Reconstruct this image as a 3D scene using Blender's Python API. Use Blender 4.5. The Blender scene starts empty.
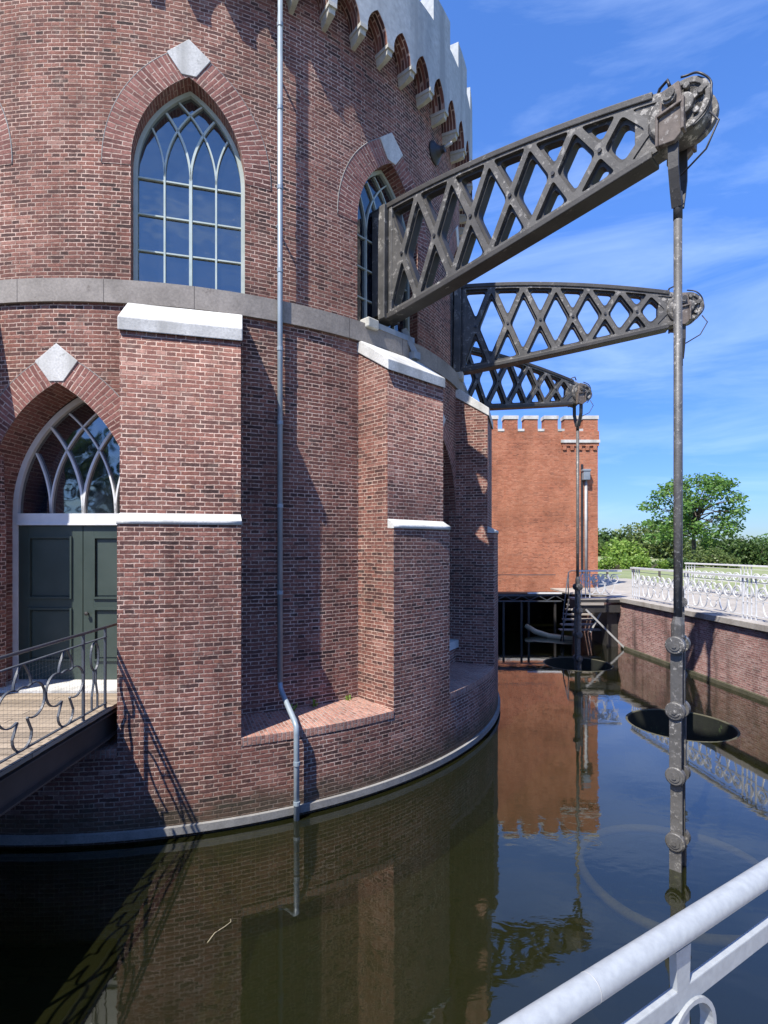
import bpy, math, random
from math import sin, cos, pi, radians as R, sqrt, atan2, asin, acos
from mathutils import Vector, Matrix
random.seed(7)
scene = bpy.context.scene
col = scene.collection

# ------------------------------------------------------------------ mesh builder
class MB:
    def __init__(s): s.v=[]; s.f=[]; s.uv=[]; s.sm=[]; s.w={}
    def add(s, verts, faces, smooth=False, uvs=None):
        b=len(s.v); s.v += [tuple(p) for p in verts]
        for i,f in enumerate(faces):
            s.f.append([b+k for k in f]); s.uv.append(uvs[i] if uvs else None); s.sm.append(smooth)
    def quad(s, pts, uv=None, smooth=False, weld=False):
        if weld:
            idx=[]
            for p in pts:
                k=(round(p[0],4),round(p[1],4),round(p[2],4))
                if k not in s.w: s.w[k]=len(s.v); s.v.append(tuple(p))
                idx.append(s.w[k])
            if len(set(idx))<3: return
            if len(set(idx))<len(idx):
                seen=[]; uu=[]
                for i,k in enumerate(idx):
                    if k not in seen:
                        seen.append(k)
                        if uv: uu.append(uv[i])
                idx=seen; uv=uu if uv else None
            s.f.append(idx); s.uv.append(uv); s.sm.append(smooth)
        else:
            s.add(pts,[list(range(len(pts)))],smooth,[uv])
    def box(s, c, size, rot=0.0, M=None):
        x,y,z=[k/2 for k in size]; cr,sr=cos(rot),sin(rot)
        vs=[]
        for dz in(-z,z):
            for dx,dy in((-x,-y),(x,-y),(x,y),(-x,y)):
                p=Vector((c[0]+dx*cr-dy*sr, c[1]+dx*sr+dy*cr, c[2]+dz))
                if M is not None: p=M@p
                vs.append(p)
        s.add(vs,[[3,2,1,0],[4,5,6,7],[0,1,5,4],[1,2,6,5],[2,3,7,6],[3,0,4,7]])
    def span(s,x0,x1,y0,y1,z0,z1): s.box(((x0+x1)/2,(y0+y1)/2,(z0+z1)/2),(x1-x0,y1-y0,z1-z0))
    def bar(s, p0, p1, w, h, side=None):
        """rectangular bar: w across 'side', h across the other direction"""
        p0=Vector(p0); p1=Vector(p1); d=(p1-p0).normalized()
        sd=Vector(side) if side is not None else (Vector((0,0,1)) if abs(d.z)<.9 else Vector((0,1,0))).cross(d)
        sd=(sd-d*sd.dot(d)).normalized(); up=d.cross(sd).normalized()
        vs=[]
        for p in(p0,p1):
            for a,b in((-1,-1),(1,-1),(1,1),(-1,1)): vs.append(p+sd*(a*w/2)+up*(b*h/2))
        s.add(vs,[[3,2,1,0],[4,5,6,7],[0,1,5,4],[1,2,6,5],[2,3,7,6],[3,0,4,7]])
    def tube(s, pts, r, n=8, closed=False, smooth=True, flat=None):
        pts=[Vector(p) for p in pts]; m=len(pts)
        rs=r if isinstance(r,(list,tuple)) else [r]*m
        nrm=None; vs=[]
        for i,p in enumerate(pts):
            if closed: t=(pts[(i+1)%m]-pts[i-1])
            else: t=pts[min(i+1,m-1)]-pts[max(i-1,0)]
            t.normalize()
            if flat is not None:
                a=Vector(flat); a=(a-t*a.dot(t)).normalized(); b=t.cross(a)
            else:
                if nrm is None:
                    a=Vector((0,0,1)) if abs(t.z)<.9 else Vector((1,0,0))
                else: a=nrm
                a=(a-t*a.dot(t)).normalized(); nrm=a; b=t.cross(a)
            for k in range(n):
                th=2*pi*(k+.5)/n
                vs.append(p+(a*cos(th)+b*sin(th))*rs[i])
        fs=[]
        for i in range(m if closed else m-1):
            j=(i+1)%m
            for k in range(n): l=(k+1)%n; fs.append([i*n+k,i*n+l,j*n+l,j*n+k])
        s.add(vs,fs,smooth)
        if not closed:
            b=len(s.v)-m*n
            s.f.append([b+k for k in range(n)][::-1]); s.uv.append(None); s.sm.append(False)
            s.f.append([b+(m-1)*n+k for k in range(n)]); s.uv.append(None); s.sm.append(False)
    def ribbon(s, pts, w, t, axis, closed=False):
        """flat strip of section w (along axis) x t"""
        pts=[Vector(p) for p in pts]; m=len(pts); ax=Vector(axis).normalized(); vs=[]
        for i,p in enumerate(pts):
            d=(pts[(i+1)%m]-pts[i-1]) if closed else pts[min(i+1,m-1)]-pts[max(i-1,0)]
            d=(d-ax*d.dot(ax)).normalized(); q=ax.cross(d)
            for a,b in((-1,-1),(1,-1),(1,1),(-1,1)): vs.append(p+ax*(a*w/2)+q*(b*t/2))
        fs=[]
        for i in range(m if closed else m-1):
            j=(i+1)%m
            for k in range(4): l=(k+1)%4; fs.append([i*4+k,i*4+l,j*4+l,j*4+k])
        if not closed: fs+=[[3,2,1,0],[(m-1)*4+k for k in range(4)]]
        s.add(vs,fs)
    def cyl(s, p0, p1, r, n=20, r1=None):
        s.tube([p0,p1],[r,r if r1 is None else r1],n,smooth=False)
    def lathe(s, prof, M, n=28, smooth=False):
        """prof: list of (radius, height) revolved about local z of M"""
        vs=[]; 
        for r,h in prof:
            for k in range(n): vs.append(M@Vector((r*cos(2*pi*k/n),r*sin(2*pi*k/n),h)))
        fs=[]
        for i in range(len(prof)-1):
            for k in range(n): l=(k+1)%n; fs.append([i*n+k,i*n+l,(i+1)*n+l,(i+1)*n+k])
        s.add(vs,fs,smooth)
        b=len(s.v)-len(vs)
        for i,rev in((0,True),(len(prof)-1,False)):
            if prof[i][0]>1e-4:
                f=[b+i*n+k for k in range(n)]
                s.f.append(f[::-1] if rev else f); s.uv.append(None); s.sm.append(False)
    def prism(s, poly, fn, d0, d1, caps=True):
        """poly 2D points, fn(x,y,d)->3D"""
        n=len(poly); vs=[fn(x,y,d0) for x,y in poly]+[fn(x,y,d1) for x,y in poly]
        fs=[[k,(k+1)%n,n+(k+1)%n,n+k] for k in range(n)]
        if caps: fs=[list(range(n))[::-1], list(range(n,2*n))]+fs
        s.add(vs,fs)
    def build(s, name, mat, parent=None, off=None, bevel=0, solid=None, label=None):
        me=bpy.data.meshes.new(name)
        o3=Vector(off) if off is not None else Vector((0,0,0))
        me.from_pydata([tuple(Vector(p)-o3) for p in s.v],[],s.f)
        uvl=me.uv_layers.new(name='UVMap')
        d=uvl.data; k=0
        for i,p in enumerate(me.polygons):
            u=s.uv[i]; nz=p.normal
            if u is None:
                if abs(nz.z)>.8: ax=Vector((1,0,0)); ay=Vector((0,1,0))
                else:
                    ax=Vector((-nz.y,nz.x,0)).normalized(); ay=Vector((0,0,1))
            for j,vi in enumerate(p.vertices):
                if u is None:
                    q=Vector(s.v[vi]); d[p.loop_start+j].uv=(q.dot(ax),q.dot(ay))
                else: d[p.loop_start+j].uv=u[j]
            p.use_smooth=s.sm[i]
        me.materials.append(mat)
        ob=bpy.data.objects.new(name,me); col.objects.link(ob)
        if parent is not None: ob.parent=parent
        elif off is not None: ob.location=o3
        if bevel:
            b=ob.modifiers.new('bevel','BEVEL'); b.width=bevel; b.segments=2; b.limit_method='ANGLE'; b.angle_limit=R(40)
        if label: ob['label']=label
        return ob

def tag(o,label=None,cat=None,group=None,kind=None):
    if label: o['label']=label
    if cat: o['category']=cat
    if group: o['group']=group
    if kind: o['kind']=kind
    return o
def empty(name,loc,rz=0):
    o=bpy.data.objects.new(name,None); col.objects.link(o); o.location=loc; o.rotation_euler=(0,0,rz); o.empty_display_size=.3
    return o
def copy_tree(o,parent=None):
    c=o.copy(); col.objects.link(c); c.parent=parent
    for ch in list(o.children): copy_tree(ch,c)
    return c

# ------------------------------------------------------------------ materials
class NT:
    def __init__(s,name):
        s.m=bpy.data.materials.new(name); s.m.use_nodes=True; s.t=s.m.node_tree; s.t.nodes.clear()
        s.out=s.n('ShaderNodeOutputMaterial'); s.b=s.n('ShaderNodeBsdfPrincipled'); s.l(s.b,'BSDF',s.out,'Surface')
    def n(s,typ,**kw):
        k=s.t.nodes.new(typ)
        for a,v in kw.items():
            if hasattr(k,a): setattr(k,a,v)
            else: k.inputs[a].default_value=v
        return k
    def l(s,a,ao,b,bi): s.t.links.new(a.outputs[ao],b.inputs[bi])
    def ramp(s,stops,src=None,so='Fac',interp='LINEAR'):
        r=s.n('ShaderNodeValToRGB'); r.color_ramp.interpolation=interp; e=r.color_ramp.elements
        while len(e)<len(stops): e.new(.5)
        for i,(p,c) in enumerate(stops):
            e[i].position=p; e[i].color=(*c,1) if not isinstance(c,(int,float)) else (c,c,c,1)
        if src: s.l(src,so,r,'Fac')
        return r
    def mix(s,fac,a,b,typ='MIX'):
        m=s.n('ShaderNodeMix',data_type='RGBA',blend_type=typ)
        for k,v in((0,fac),(6,a),(7,b)):
            if isinstance(v,(int,float)): m.inputs[k].default_value=v
            elif isinstance(v,tuple) and len(v)==3 : m.inputs[k].default_value=(*v,1)
            else: s.t.links.new(v,m.inputs[k])
        return m.outputs[2]
    def noise(s,scale,coord='Object',detail=6,rough=.6,vec=None):
        k=s.n('ShaderNodeTexNoise',Scale=scale,Detail=detail,Roughness=rough)
        if vec is None:
            tc=s.n('ShaderNodeTexCoord'); s.l(tc,coord,k,'Vector')
        else: s.t.links.new(vec,k.inputs['Vector'])
        return k
    def bump(s,h,dist,strength=1.0):
        b=s.n('ShaderNodeBump',Distance=dist,Strength=strength); s.t.links.new(h,b.inputs['Height']); s.l(b,'Normal',s.b,'Normal'); return b

def brick(name,ramp,mortar,bw=.23,rh=.0555,ms=.0085,bump=.006,patch=.35,squash=.5,tintcol=(.30,.20,.17),stain=None,soot=(.55,.5,.5),wet=False,odd=1.0):
    N=NT(name); tc=N.n('ShaderNodeTexCoord')
    def madd(vec,scale,amp,det=2):
        k=N.noise(scale,vec=tc.outputs['UV'],detail=det); sb=N.n('ShaderNodeVectorMath',operation='SUBTRACT'); sb.inputs[1].default_value=(.5,.5,.5); N.l(k,'Color',sb,0)
        vm=N.n('ShaderNodeVectorMath',operation='MULTIPLY_ADD'); vm.inputs[1].default_value=(amp,amp,0); N.l(sb,0,vm,0); N.t.links.new(vec,vm.inputs[2]); return vm.outputs[0]
    v=madd(tc.outputs['UV'],1.7,.022); v=madd(v,9,.012); v=madd(v,32,.010,3)
    bt=N.n('ShaderNodeTexBrick',offset=.5,offset_frequency=2,squash=squash,squash_frequency=2)
    for k,x in(('Scale',1.0),('Mortar Size',ms),('Mortar Smooth',.45),('Bias',0.0),('Brick Width',bw),('Row Height',rh)): bt.inputs[k].default_value=x
    bt.inputs['Color1'].default_value=(0,0,0,1); bt.inputs['Color2'].default_value=(1,1,1,1); bt.inputs['Mortar'].default_value=(.5,.5,.5,1)
    N.t.links.new(v,bt.inputs['Vector'])
    # zone-dependent tone: whole areas lean lighter or darker
    zone=N.noise(.5,detail=4); zm=N.n('ShaderNodeMath',operation='MULTIPLY_ADD'); zm.inputs[1].default_value=.95; N.l(zone,'Fac',zm,0)
    zs=N.n('ShaderNodeMath',operation='MULTIPLY_ADD'); zs.inputs[1].default_value=.85; zs.inputs[2].default_value=-.40; N.l(bt,'Color',zs,0); N.l(zs,0,zm,2)
    rp=N.ramp(ramp,zm,0); c=rp.outputs['Color']
    # grey-olive and orange single-brick tints
    t1=N.noise(5.5,vec=tc.outputs['UV'],detail=3); r1=N.ramp([(.55,0.0),(.66,.55*odd)],t1); c=N.mix(r1.outputs['Color'],c,(.14,.105,.085))
    t2=N.noise(4.3,vec=v,detail=2); r2=N.ramp([(.66,0.0),(.74,.6*odd)],t2); c=N.mix(r2.outputs['Color'],c,(.32,.15,.085))
    big=N.noise(.7,detail=6); b2=N.ramp([(.42,0.0),(.62,1.0)],big)
    mm=N.n('ShaderNodeMath',operation='MULTIPLY'); mm.inputs[1].default_value=patch; N.l(b2,'Color',mm,0)
    c=N.mix(mm.outputs[0],c,tintcol)
    fine=N.noise(75,vec=tc.outputs['UV'],detail=4,rough=.7); f2=N.ramp([(.25,.60),(.75,1.36)],fine)
    c=N.mix(1.0,c,f2.outputs['Color'],'MULTIPLY')
    med=N.noise(22,vec=tc.outputs['UV'],detail=4); f3=N.ramp([(.3,.74),(.7,1.24)],med); c=N.mix(1.0,c,f3.outputs['Color'],'MULTIPLY')
    # mortar: bright, dirty, or smeared flush with the brick
    mn=N.noise(1.3,detail=6); mr=N.ramp([(.32,tuple(k*.55 for k in mortar)),(.62,mortar)],mn)
    sm=N.noise(11,vec=tc.outputs['UV'],detail=4,rough=.65); sr=N.ramp([(.38,.35),(.54,1.0)],sm)
    mf=N.n('ShaderNodeMath',operation='MULTIPLY'); N.l(bt,'Fac',mf,0); N.l(sr,'Color',mf,1)
    c=N.mix(mf.outputs[0],c,mr.outputs['Color'])
    # lime smears and white spots
    sp=N.noise(6,detail=7,rough=.72); s2=N.ramp([(.64,0.0),(.74,.5)],sp); c=N.mix(s2.outputs['Color'],c,tuple(k*1.05 for k in mortar))
    sp2=N.noise(17,detail=3); s4=N.ramp([(.745,0.0),(.78,.8)],sp2); c=N.mix(s4.outputs['Color'],c,(.52,.50,.46))
    # soot drifts
    big2=N.noise(.8,detail=8,rough=.7); b3=N.ramp([(.48,0.0),(.74,.75)],big2); c=N.mix(b3.outputs['Color'],c,N.mix(1.0,c,soot,'MULTIPLY'))
    if stain or wet:
        sn=N.n('ShaderNodeTexNoise',Scale=1.0,Detail=6); mp=N.n('ShaderNodeMapping'); mp.inputs['Scale'].default_value=(2.2,2.2,.16)
        N.l(tc,'Object',mp,0); N.l(mp,0,sn,'Vector'); s3=N.ramp([(.50,0.0),(.66,.8 if stain else .42)],sn)
        c=N.mix(s3.outputs['Color'],c,N.mix(1.0,c,(.50,.44,.42),'MULTIPLY') if not stain else stain)
    if wet:                                                       # algae and damp just above the waterline
        sx=N.n('ShaderNodeSeparateXYZ'); N.l(tc,'Object',sx,0); wn=N.noise(2.5,detail=5)
        ma=N.n('ShaderNodeMath',operation='MULTIPLY_ADD'); ma.inputs[1].default_value=-.55; N.l(wn,'Fac',ma,0); N.l(sx,'Z',ma,2)
        wr=N.ramp([(.0,.7),(.28,0.0)],ma,0); c=N.mix(wr.outputs['Color'],c,(.045,.045,.028))
    N.t.links.new(c,N.b.inputs['Base Color']); N.b.inputs['Roughness'].default_value=.88; N.b.inputs['Specular IOR Level'].default_value=.25
    inv=N.n('ShaderNodeMath',operation='SUBTRACT'); inv.inputs[0].default_value=1; N.t.links.new(mf.outputs[0],inv.inputs[1])
    ad=N.n('ShaderNodeMath',operation='MULTIPLY_ADD'); ad.inputs[1].default_value=.8; N.l(med,'Fac',ad,0); N.l(inv,0,ad,2)
    ad2=N.n('ShaderNodeMath',operation='MULTIPLY_ADD'); ad2.inputs[1].default_value=.6; N.l(bt,'Color',ad2,0); N.l(ad,0,ad2,2)
    N.bump(ad2.outputs[0],bump,1.0)
    return N.m

OLD=[(0,(.038,.023,.022)),(.12,(.068,.037,.032)),(.28,(.118,.055,.046)),(.5,(.18,.076,.058)),(.72,(.228,.095,.071)),(.88,(.27,.122,.092)),(1,(.34,.19,.15))]
M={}
M['brick']=brick('old_brick',OLD,(.60,.44,.355),tintcol=(.15,.075,.06),wet=True,bump=.008)
M['brick_arch']=brick('arch_brick',[(0,(.09,.04,.035)),(.3,(.19,.08,.066)),(.7,(.25,.108,.088)),(1,(.30,.15,.125))],(.52,.39,.32),bw=.25,squash=1.0,rh=.0575,patch=.2,tintcol=(.22,.10,.085))
M['brick_sill']=brick('sill_brick',[(0,(.20,.10,.075)),(.4,(.33,.16,.12)),(1,(.42,.23,.17))],(.40,.33,.29),bw=.11,squash=1.0,patch=.2)
M['brick_new']=brick('orange_brick',[(0,(.17,.055,.035)),(.25,(.32,.105,.055)),(.6,(.42,.145,.078)),(1,(.50,.21,.125))],(.46,.25,.165),patch=.4,tintcol=(.40,.155,.08),bump=.008,soot=(.52,.47,.46),odd=.5,ms=.0095)
M['brick_quay']=brick('quay_brick',[(0,(.17,.085,.08)),(.3,(.27,.13,.115)),(.65,(.36,.19,.165)),(1,(.47,.31,.28))],(.50,.43,.39),patch=.3,tintcol=(.30,.20,.18),stain=(.07,.05,.045))

def stone(name,c0,c1,scale=3,rough=.85,bump=.004,streak=None,spots=None,joint=None):
    N=NT(name); n1=N.noise(scale,detail=8,rough=.65); r=N.ramp([(.3,c0),(.68,c1)],n1); c=r.outputs['Color']
    n2=N.noise(scale*14,detail=3); f=N.ramp([(.3,.82),(.7,1.12)],n2); c=N.mix(1.0,c,f.outputs['Color'],'MULTIPLY')
    if spots:
        n3=N.noise(scale*3.3,detail=9,rough=.75); s=N.ramp([(.60,0.0),(.68,.8)],n3); c=N.mix(s.outputs['Color'],c,spots)
    if streak:
        tc=N.n('ShaderNodeTexCoord'); mp=N.n('ShaderNodeMapping'); mp.inputs['Scale'].default_value=(2.5,2.5,.18); N.l(tc,'Object',mp,0)
        sn=N.n('ShaderNodeTexNoise',Scale=1.0,Detail=7); N.l(mp,0,sn,'Vector'); s3=N.ramp([(.48,0.0),(.66,.75)],sn); c=N.mix(s3.outputs['Color'],c,streak)
    if joint:
        tc=N.n('ShaderNodeTexCoord'); bt=N.n('ShaderNodeTexBrick',offset=0.0)
        for k,v in(('Scale',1.0),('Mortar Size',.006),('Mortar Smooth',.3),('Brick Width',joint),('Row Height',40.0)): bt.inputs[k].default_value=v
        N.l(tc,'UV',bt,'Vector'); c=N.mix(bt.outputs['Fac'],c,(.07,.06,.055))
    N.t.links.new(c,N.b.inputs['Base Color']); N.b.inputs['Roughness'].default_value=rough
    N.bump(n2.outputs['Fac'],bump,.6)
    return N.m
M['band']=stone('band_stone',(.17,.15,.13),(.28,.25,.22),2.2,spots=(.12,.10,.085),joint=1.16)
M['white_stone']=stone('whitewashed_stone',(.45,.445,.42),(.57,.565,.535),2.6,spots=(.26,.255,.235),streak=(.30,.295,.27))
M['render']=stone('grey_render',(.33,.36,.375),(.44,.465,.475),.8,streak=(.24,.26,.27),spots=(.27,.275,.27))
M['corbel']=stone('corbel_stone',(.36,.35,.31),(.48,.47,.42),4,spots=(.3,.3,.22))
M['kerb']=stone('kerb_stone',(.15,.147,.138),(.26,.255,.24),3,spots=(.09,.095,.065))
M['coping']=stone('coping_stone',(.26,.24,.215),(.37,.345,.315),1.5,streak=(.16,.14,.12),spots=(.2,.18,.15))
M['paving']=stone('paving',(.26,.235,.20),(.36,.33,.285),.6)
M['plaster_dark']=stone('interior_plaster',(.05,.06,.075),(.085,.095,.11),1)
M['soil']=stone('canal_mud',(.014,.013,.007),(.024,.022,.011),1)

def paint(name,c0,c1,rough=.5,scale=4,metal=0,chips=None,chip_at=.66,bump=.0015,chscale=6,spec=.5):
    N=NT(name); n1=N.noise(scale,detail=6); r=N.ramp([(.35,c0),(.65,c1)],n1); c=r.outputs['Color']
    n3=N.noise(chscale,detail=9,rough=.72)
    if chips:
        s=N.ramp([(chip_at,0.0),(chip_at+.05,.85)],n3); lf=N.noise(1.4,detail=3); lr=N.ramp([(.36,.08),(.62,1.0)],lf); mc=N.n('ShaderNodeMath',operation='MULTIPLY'); N.l(s,'Color',mc,0); N.l(lr,'Color',mc,1); c=N.mix(mc.outputs[0],c,chips)
    N.t.links.new(c,N.b.inputs['Base Color']); N.b.inputs['Roughness'].default_value=rough; N.b.inputs['Metallic'].default_value=metal
    N.b.inputs['Specular IOR Level'].default_value=spec
    N.bump(n3.outputs['Fac'],bump,.7)
    return N.m
M['iron']=paint('weathered_iron',(.018,.0165,.015),(.036,.033,.030),.58,3,chips=(.30,.285,.26),chip_at=.61,bump=.008,chscale=7)
M['iron_face']=paint('lichened_iron',(.040,.038,.035),(.080,.076,.070),.6,3,chips=(.30,.285,.26),chip_at=.545,bump=.008,chscale=8)
M['iron_head']=paint('pale_lichen_iron',(.045,.042,.038),(.095,.089,.081),.65,6,chips=(.40,.38,.345),chip_at=.53,bump=.012,chscale=13)
M['rod']=paint('pitted_rod_steel',(.055,.053,.050),(.098,.094,.088),.5,5,chips=(.34,.325,.30),chip_at=.56,bump=.006,chscale=22)
M['rust']=paint('rusty_plate',(.075,.060,.052),(.13,.105,.09),.75,9,chips=(.26,.24,.22),chip_at=.55,bump=.006,chscale=14)
M['zinc']=paint('zinc_pipe',(.20,.25,.285),(.28,.325,.355),.45,3,metal=.15,chips=(.22,.25,.27),chip_at=.66)
M['frame_green']=paint('grey_green_paint',(.36,.43,.39),(.45,.51,.47),.5,5)
M['white_paint']=paint('white_paint',(.60,.61,.60),(.70,.70,.69),.45,5,chips=(.55,.54,.5),chip_at=.70)
M['door_green']=paint('dark_green_paint',(.034,.050,.042),(.048,.066,.056),.42,2,chips=(.05,.08,.06),chip_at=.72)
M['rail_dark']=paint('dark_grey_iron',(.045,.052,.062),(.07,.078,.09),.5,5)
M['black_steel']=paint('black_steel',(.020,.019,.018),(.036,.033,.030),.6,3,chips=(.09,.075,.06),chip_at=.66)
M['brown_steel']=paint('brown_girder',(.030,.023,.019),(.048,.038,.032),.65,2)
M['galv']=paint('galvanised_white',(.255,.272,.284),(.305,.325,.335),.5,70,chips=(.16,.165,.17),chip_at=.70,bump=.0012,chscale=16)
M['rail_white']=paint('white_railing_paint',(.50,.51,.52),(.60,.605,.61),.5,6,chips=(.38,.35,.32),chip_at=.68)
M['grey_steel']=paint('grey_steel',(.25,.25,.25),(.36,.36,.35),.5,4,chips=(.15,.13,.11),chip_at=.66)
M['lamp_grey']=paint('lamp_grey',(.16,.19,.22),(.22,.25,.28),.4,5)
M['cable']=paint('black_cable',(.012,.012,.014),(.022,.022,.025),.5,3)
M['moss']=stone('mossy_iron',(.035,.037,.018),(.09,.08,.05),5,spots=(.18,.18,.11))
M['moss_shade_in']=stone('mossy_iron_shaded_in',(.003,.004,.003),(.012,.016,.008),2.1,spots=(.085,.13,.045))  # moss colour with inside shade and broken green reflections painted in
M['silt']=stone('silted_iron',(.14,.097,.052),(.26,.185,.105),4)

def wood(name,c0,c1,board=.18,rot=0.0,gap=(.03,.022,.015)):
    N=NT(name); tc=N.n('ShaderNodeTexCoord'); mp=N.n('ShaderNodeMapping'); mp.inputs['Rotation'].default_value=(0,0,rot); N.l(tc,'UV',mp,0)
    bt=N.n('ShaderNodeTexBrick',offset=.37)
    for k,v in(('Scale',1.0),('Mortar Size',.007),('Mortar Smooth',.2),('Brick Width',3.1),('Row Height',board)): bt.inputs[k].default_value=v
    bt.inputs['Color1'].default_value=(0,0,0,1); bt.inputs['Color2'].default_value=(1,1,1,1); N.l(mp,0,bt,'Vector')
    mp2=N.n('ShaderNodeMapping'); mp2.inputs['Scale'].default_value=(2,40,20); N.l(mp,0,mp2,0)
    g=N.n('ShaderNodeTexNoise',Scale=1.0,Detail=6); N.l(mp2,0,g,'Vector')
    r=N.ramp([(.3,c0),(.7,c1)],g); f=N.ramp([(0,.75),(1,1.15)],bt,'Color')
    c=N.mix(1.0,r.outputs['Color'],f.outputs['Color'],'MULTIPLY'); c=N.mix(bt.outputs['Fac'],c,gap)
    N.t.links.new(c,N.b.inputs['Base Color']); N.b.inputs['Roughness'].default_value=.8
    N.bump(g.outputs['Fac'],.003,.6)
    return N.m
M['deck']=wood('pale_deck_boards',(.20,.155,.11),(.32,.26,.19),.15,0)
M['timber']=wood('old_timber',(.30,.25,.15),(.48,.42,.27),.5)
M['tread']=wood('stair_tread_wood',(.26,.23,.195),(.40,.36,.315),.3)

def glass(name,tint=(.55,.62,.72),f0=.2,trans=.35,body=(.014,.018,.028)):
    N=NT(name); t=N.t; t.nodes.remove(N.b)
    tr=N.n('ShaderNodeBsdfTransparent'); tr.inputs['Color'].default_value=(*tint,1)
    df=N.n('ShaderNodeBsdfDiffuse'); df.inputs['Color'].default_value=(*body,1)
    m1=N.n('ShaderNodeMixShader'); m1.inputs[0].default_value=trans; N.l(df,0,m1,1); N.l(tr,0,m1,2)
    gl=N.n('ShaderNodeBsdfGlossy'); gl.inputs['Roughness'].default_value=.04; gl.inputs['Color'].default_value=(1,1,.93,1)
    nz=N.noise(1.6,detail=2); bp=N.n('ShaderNodeBump',Distance=.03,Strength=.5); N.l(nz,'Fac',bp,'Height'); N.l(bp,'Normal',gl,'Normal')
    lw=N.n('ShaderNodeLayerWeight',Blend=.5); pw=N.n('ShaderNodeMath',operation='POWER'); pw.inputs[1].default_value=5; N.l(lw,'Facing',pw,0); mq=N.n('ShaderNodeMath',operation='MULTIPLY_ADD'); mq.inputs[1].default_value=1-f0; mq.inputs[2].default_value=f0; mq.use_clamp=True; N.l(pw,0,mq,0)
    m2=N.n('ShaderNodeMixShader'); N.l(mq,0,m2,0); N.l(m1,0,m2,1); N.l(gl,0,m2,2)
    # dust specks
    sp=N.noise(13,detail=4,rough=.7); s2=N.ramp([(.66,0.0),(.74,.22)],sp)
    du=N.n('ShaderNodeBsdfDiffuse'); du.inputs['Color'].default_value=(.45,.45,.45,1)
    m3=N.n('ShaderNodeMixShader'); N.l(s2,0,m3,0); N.l(m2,0,m3,1); N.l(du,0,m3,2)
    N.l(m3,0,N.out,'Surface'); return N.m
M['glass']=glass('window_glass')

def water():
    N=NT('canal_water'); N.t.nodes.remove(N.b)
    tr=N.n('ShaderNodeBsdfTransparent'); tr.inputs['Color'].default_value=(.55,.60,.30,1)
    df=N.n('ShaderNodeBsdfDiffuse'); df.inputs['Color'].default_value=(.018,.0195,.0066,1)
    m1=N.n('ShaderNodeMixShader'); m1.inputs[0].default_value=.58; N.l(df,0,m1,1); N.l(tr,0,m1,2)
    gl=N.n('ShaderNodeBsdfGlossy'); gl.inputs['Roughness'].default_value=.03
    tc=N.n('ShaderNodeTexCoord'); mp=N.n('ShaderNodeMapping'); mp.inputs['Scale'].default_value=(1.0,1.7,1); mp.inputs['Rotation'].default_value=(0,0,.3); N.l(tc,'Object',mp,0)
    n1=N.n('ShaderNodeTexNoise',Scale=3.2,Detail=3,Roughness=.5,Distortion=.4); N.l(mp,0,n1,'Vector')
    patch=N.noise(.16,detail=2); pr=N.ramp([(.40,.12),(.62,1.0)],patch)
    mu=N.n('ShaderNodeMath',operation='MULTIPLY'); N.l(n1,'Fac',mu,0); N.l(pr,'Color',mu,1)
    bp=N.n('ShaderNodeBump',Distance=.006,Strength=.4); N.l(mu,0,bp,'Height')
    N.l(bp,'Normal',gl,'Normal')
    fr=N.n('ShaderNodeFresnel',IOR=1.6); N.l(bp,'Normal',fr,'Normal')
    fm=N.n('ShaderNodeMath',operation='MULTIPLY_ADD'); fm.inputs[1].default_value=1.8; fm.inputs[2].default_value=.0; fm.use_clamp=True; N.l(fr,0,fm,0)
    m2=N.n('ShaderNodeMixShader'); N.l(fm,0,m2,0); N.l(m1,0,m2,1); N.l(gl,0,m2,2); N.l(m2,0,N.out,'Surface')
    return N.m
M['water']=water()

def leaf(name,stops,trans=.35):
    N=NT(name); N.t.nodes.remove(N.b)
    g=N.n('ShaderNodeNewGeometry'); r=N.ramp(stops,g,'Random Per Island')
    d=N.n('ShaderNodeBsdfDiffuse'); N.l(r,0,d,'Color'); t=N.n('ShaderNodeBsdfTranslucent'); N.l(r,0,t,'Color')
    m=N.n('ShaderNodeMixShader'); m.inputs[0].default_value=trans; N.l(d,0,m,1); N.l(t,0,m,2)
    gl=N.n('ShaderNodeBsdfGlossy'); gl.inputs['Roughness'].default_value=.45; gl.inputs['Color'].default_value=(.5,.5,.5,1)
    m2=N.n('ShaderNodeMixShader'); m2.inputs[0].default_value=.05; N.l(m,0,m2,1); N.l(gl,0,m2,2)
    N.l(m2,0,N.out,'Surface'); return N.m
M['leaf_tree']=leaf('mid_green_leaves',[(0,(.055,.13,.022)),(.5,(.10,.21,.038)),(1,(.17,.29,.065))])
M['leaf_dark']=leaf('dark_green_leaves',[(0,(.03,.065,.018)),(.6,(.065,.12,.028)),(1,(.12,.18,.05))])
M['leaf_bright']=leaf('yellow_green_leaves',[(0,(.10,.19,.025)),(.5,(.17,.28,.04)),(1,(.24,.34,.06))])
M['leaf_olive']=leaf('olive_leaves',[(0,(.06,.095,.024)),(.5,(.11,.16,.04)),(1,(.17,.21,.065))])
M['bark']=stone('bark',(.05,.04,.03),(.11,.09,.07),6)
M['grass']=stone('lawn_grass',(.15,.18,.07),(.25,.27,.12),.5,bump=.03)

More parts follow.
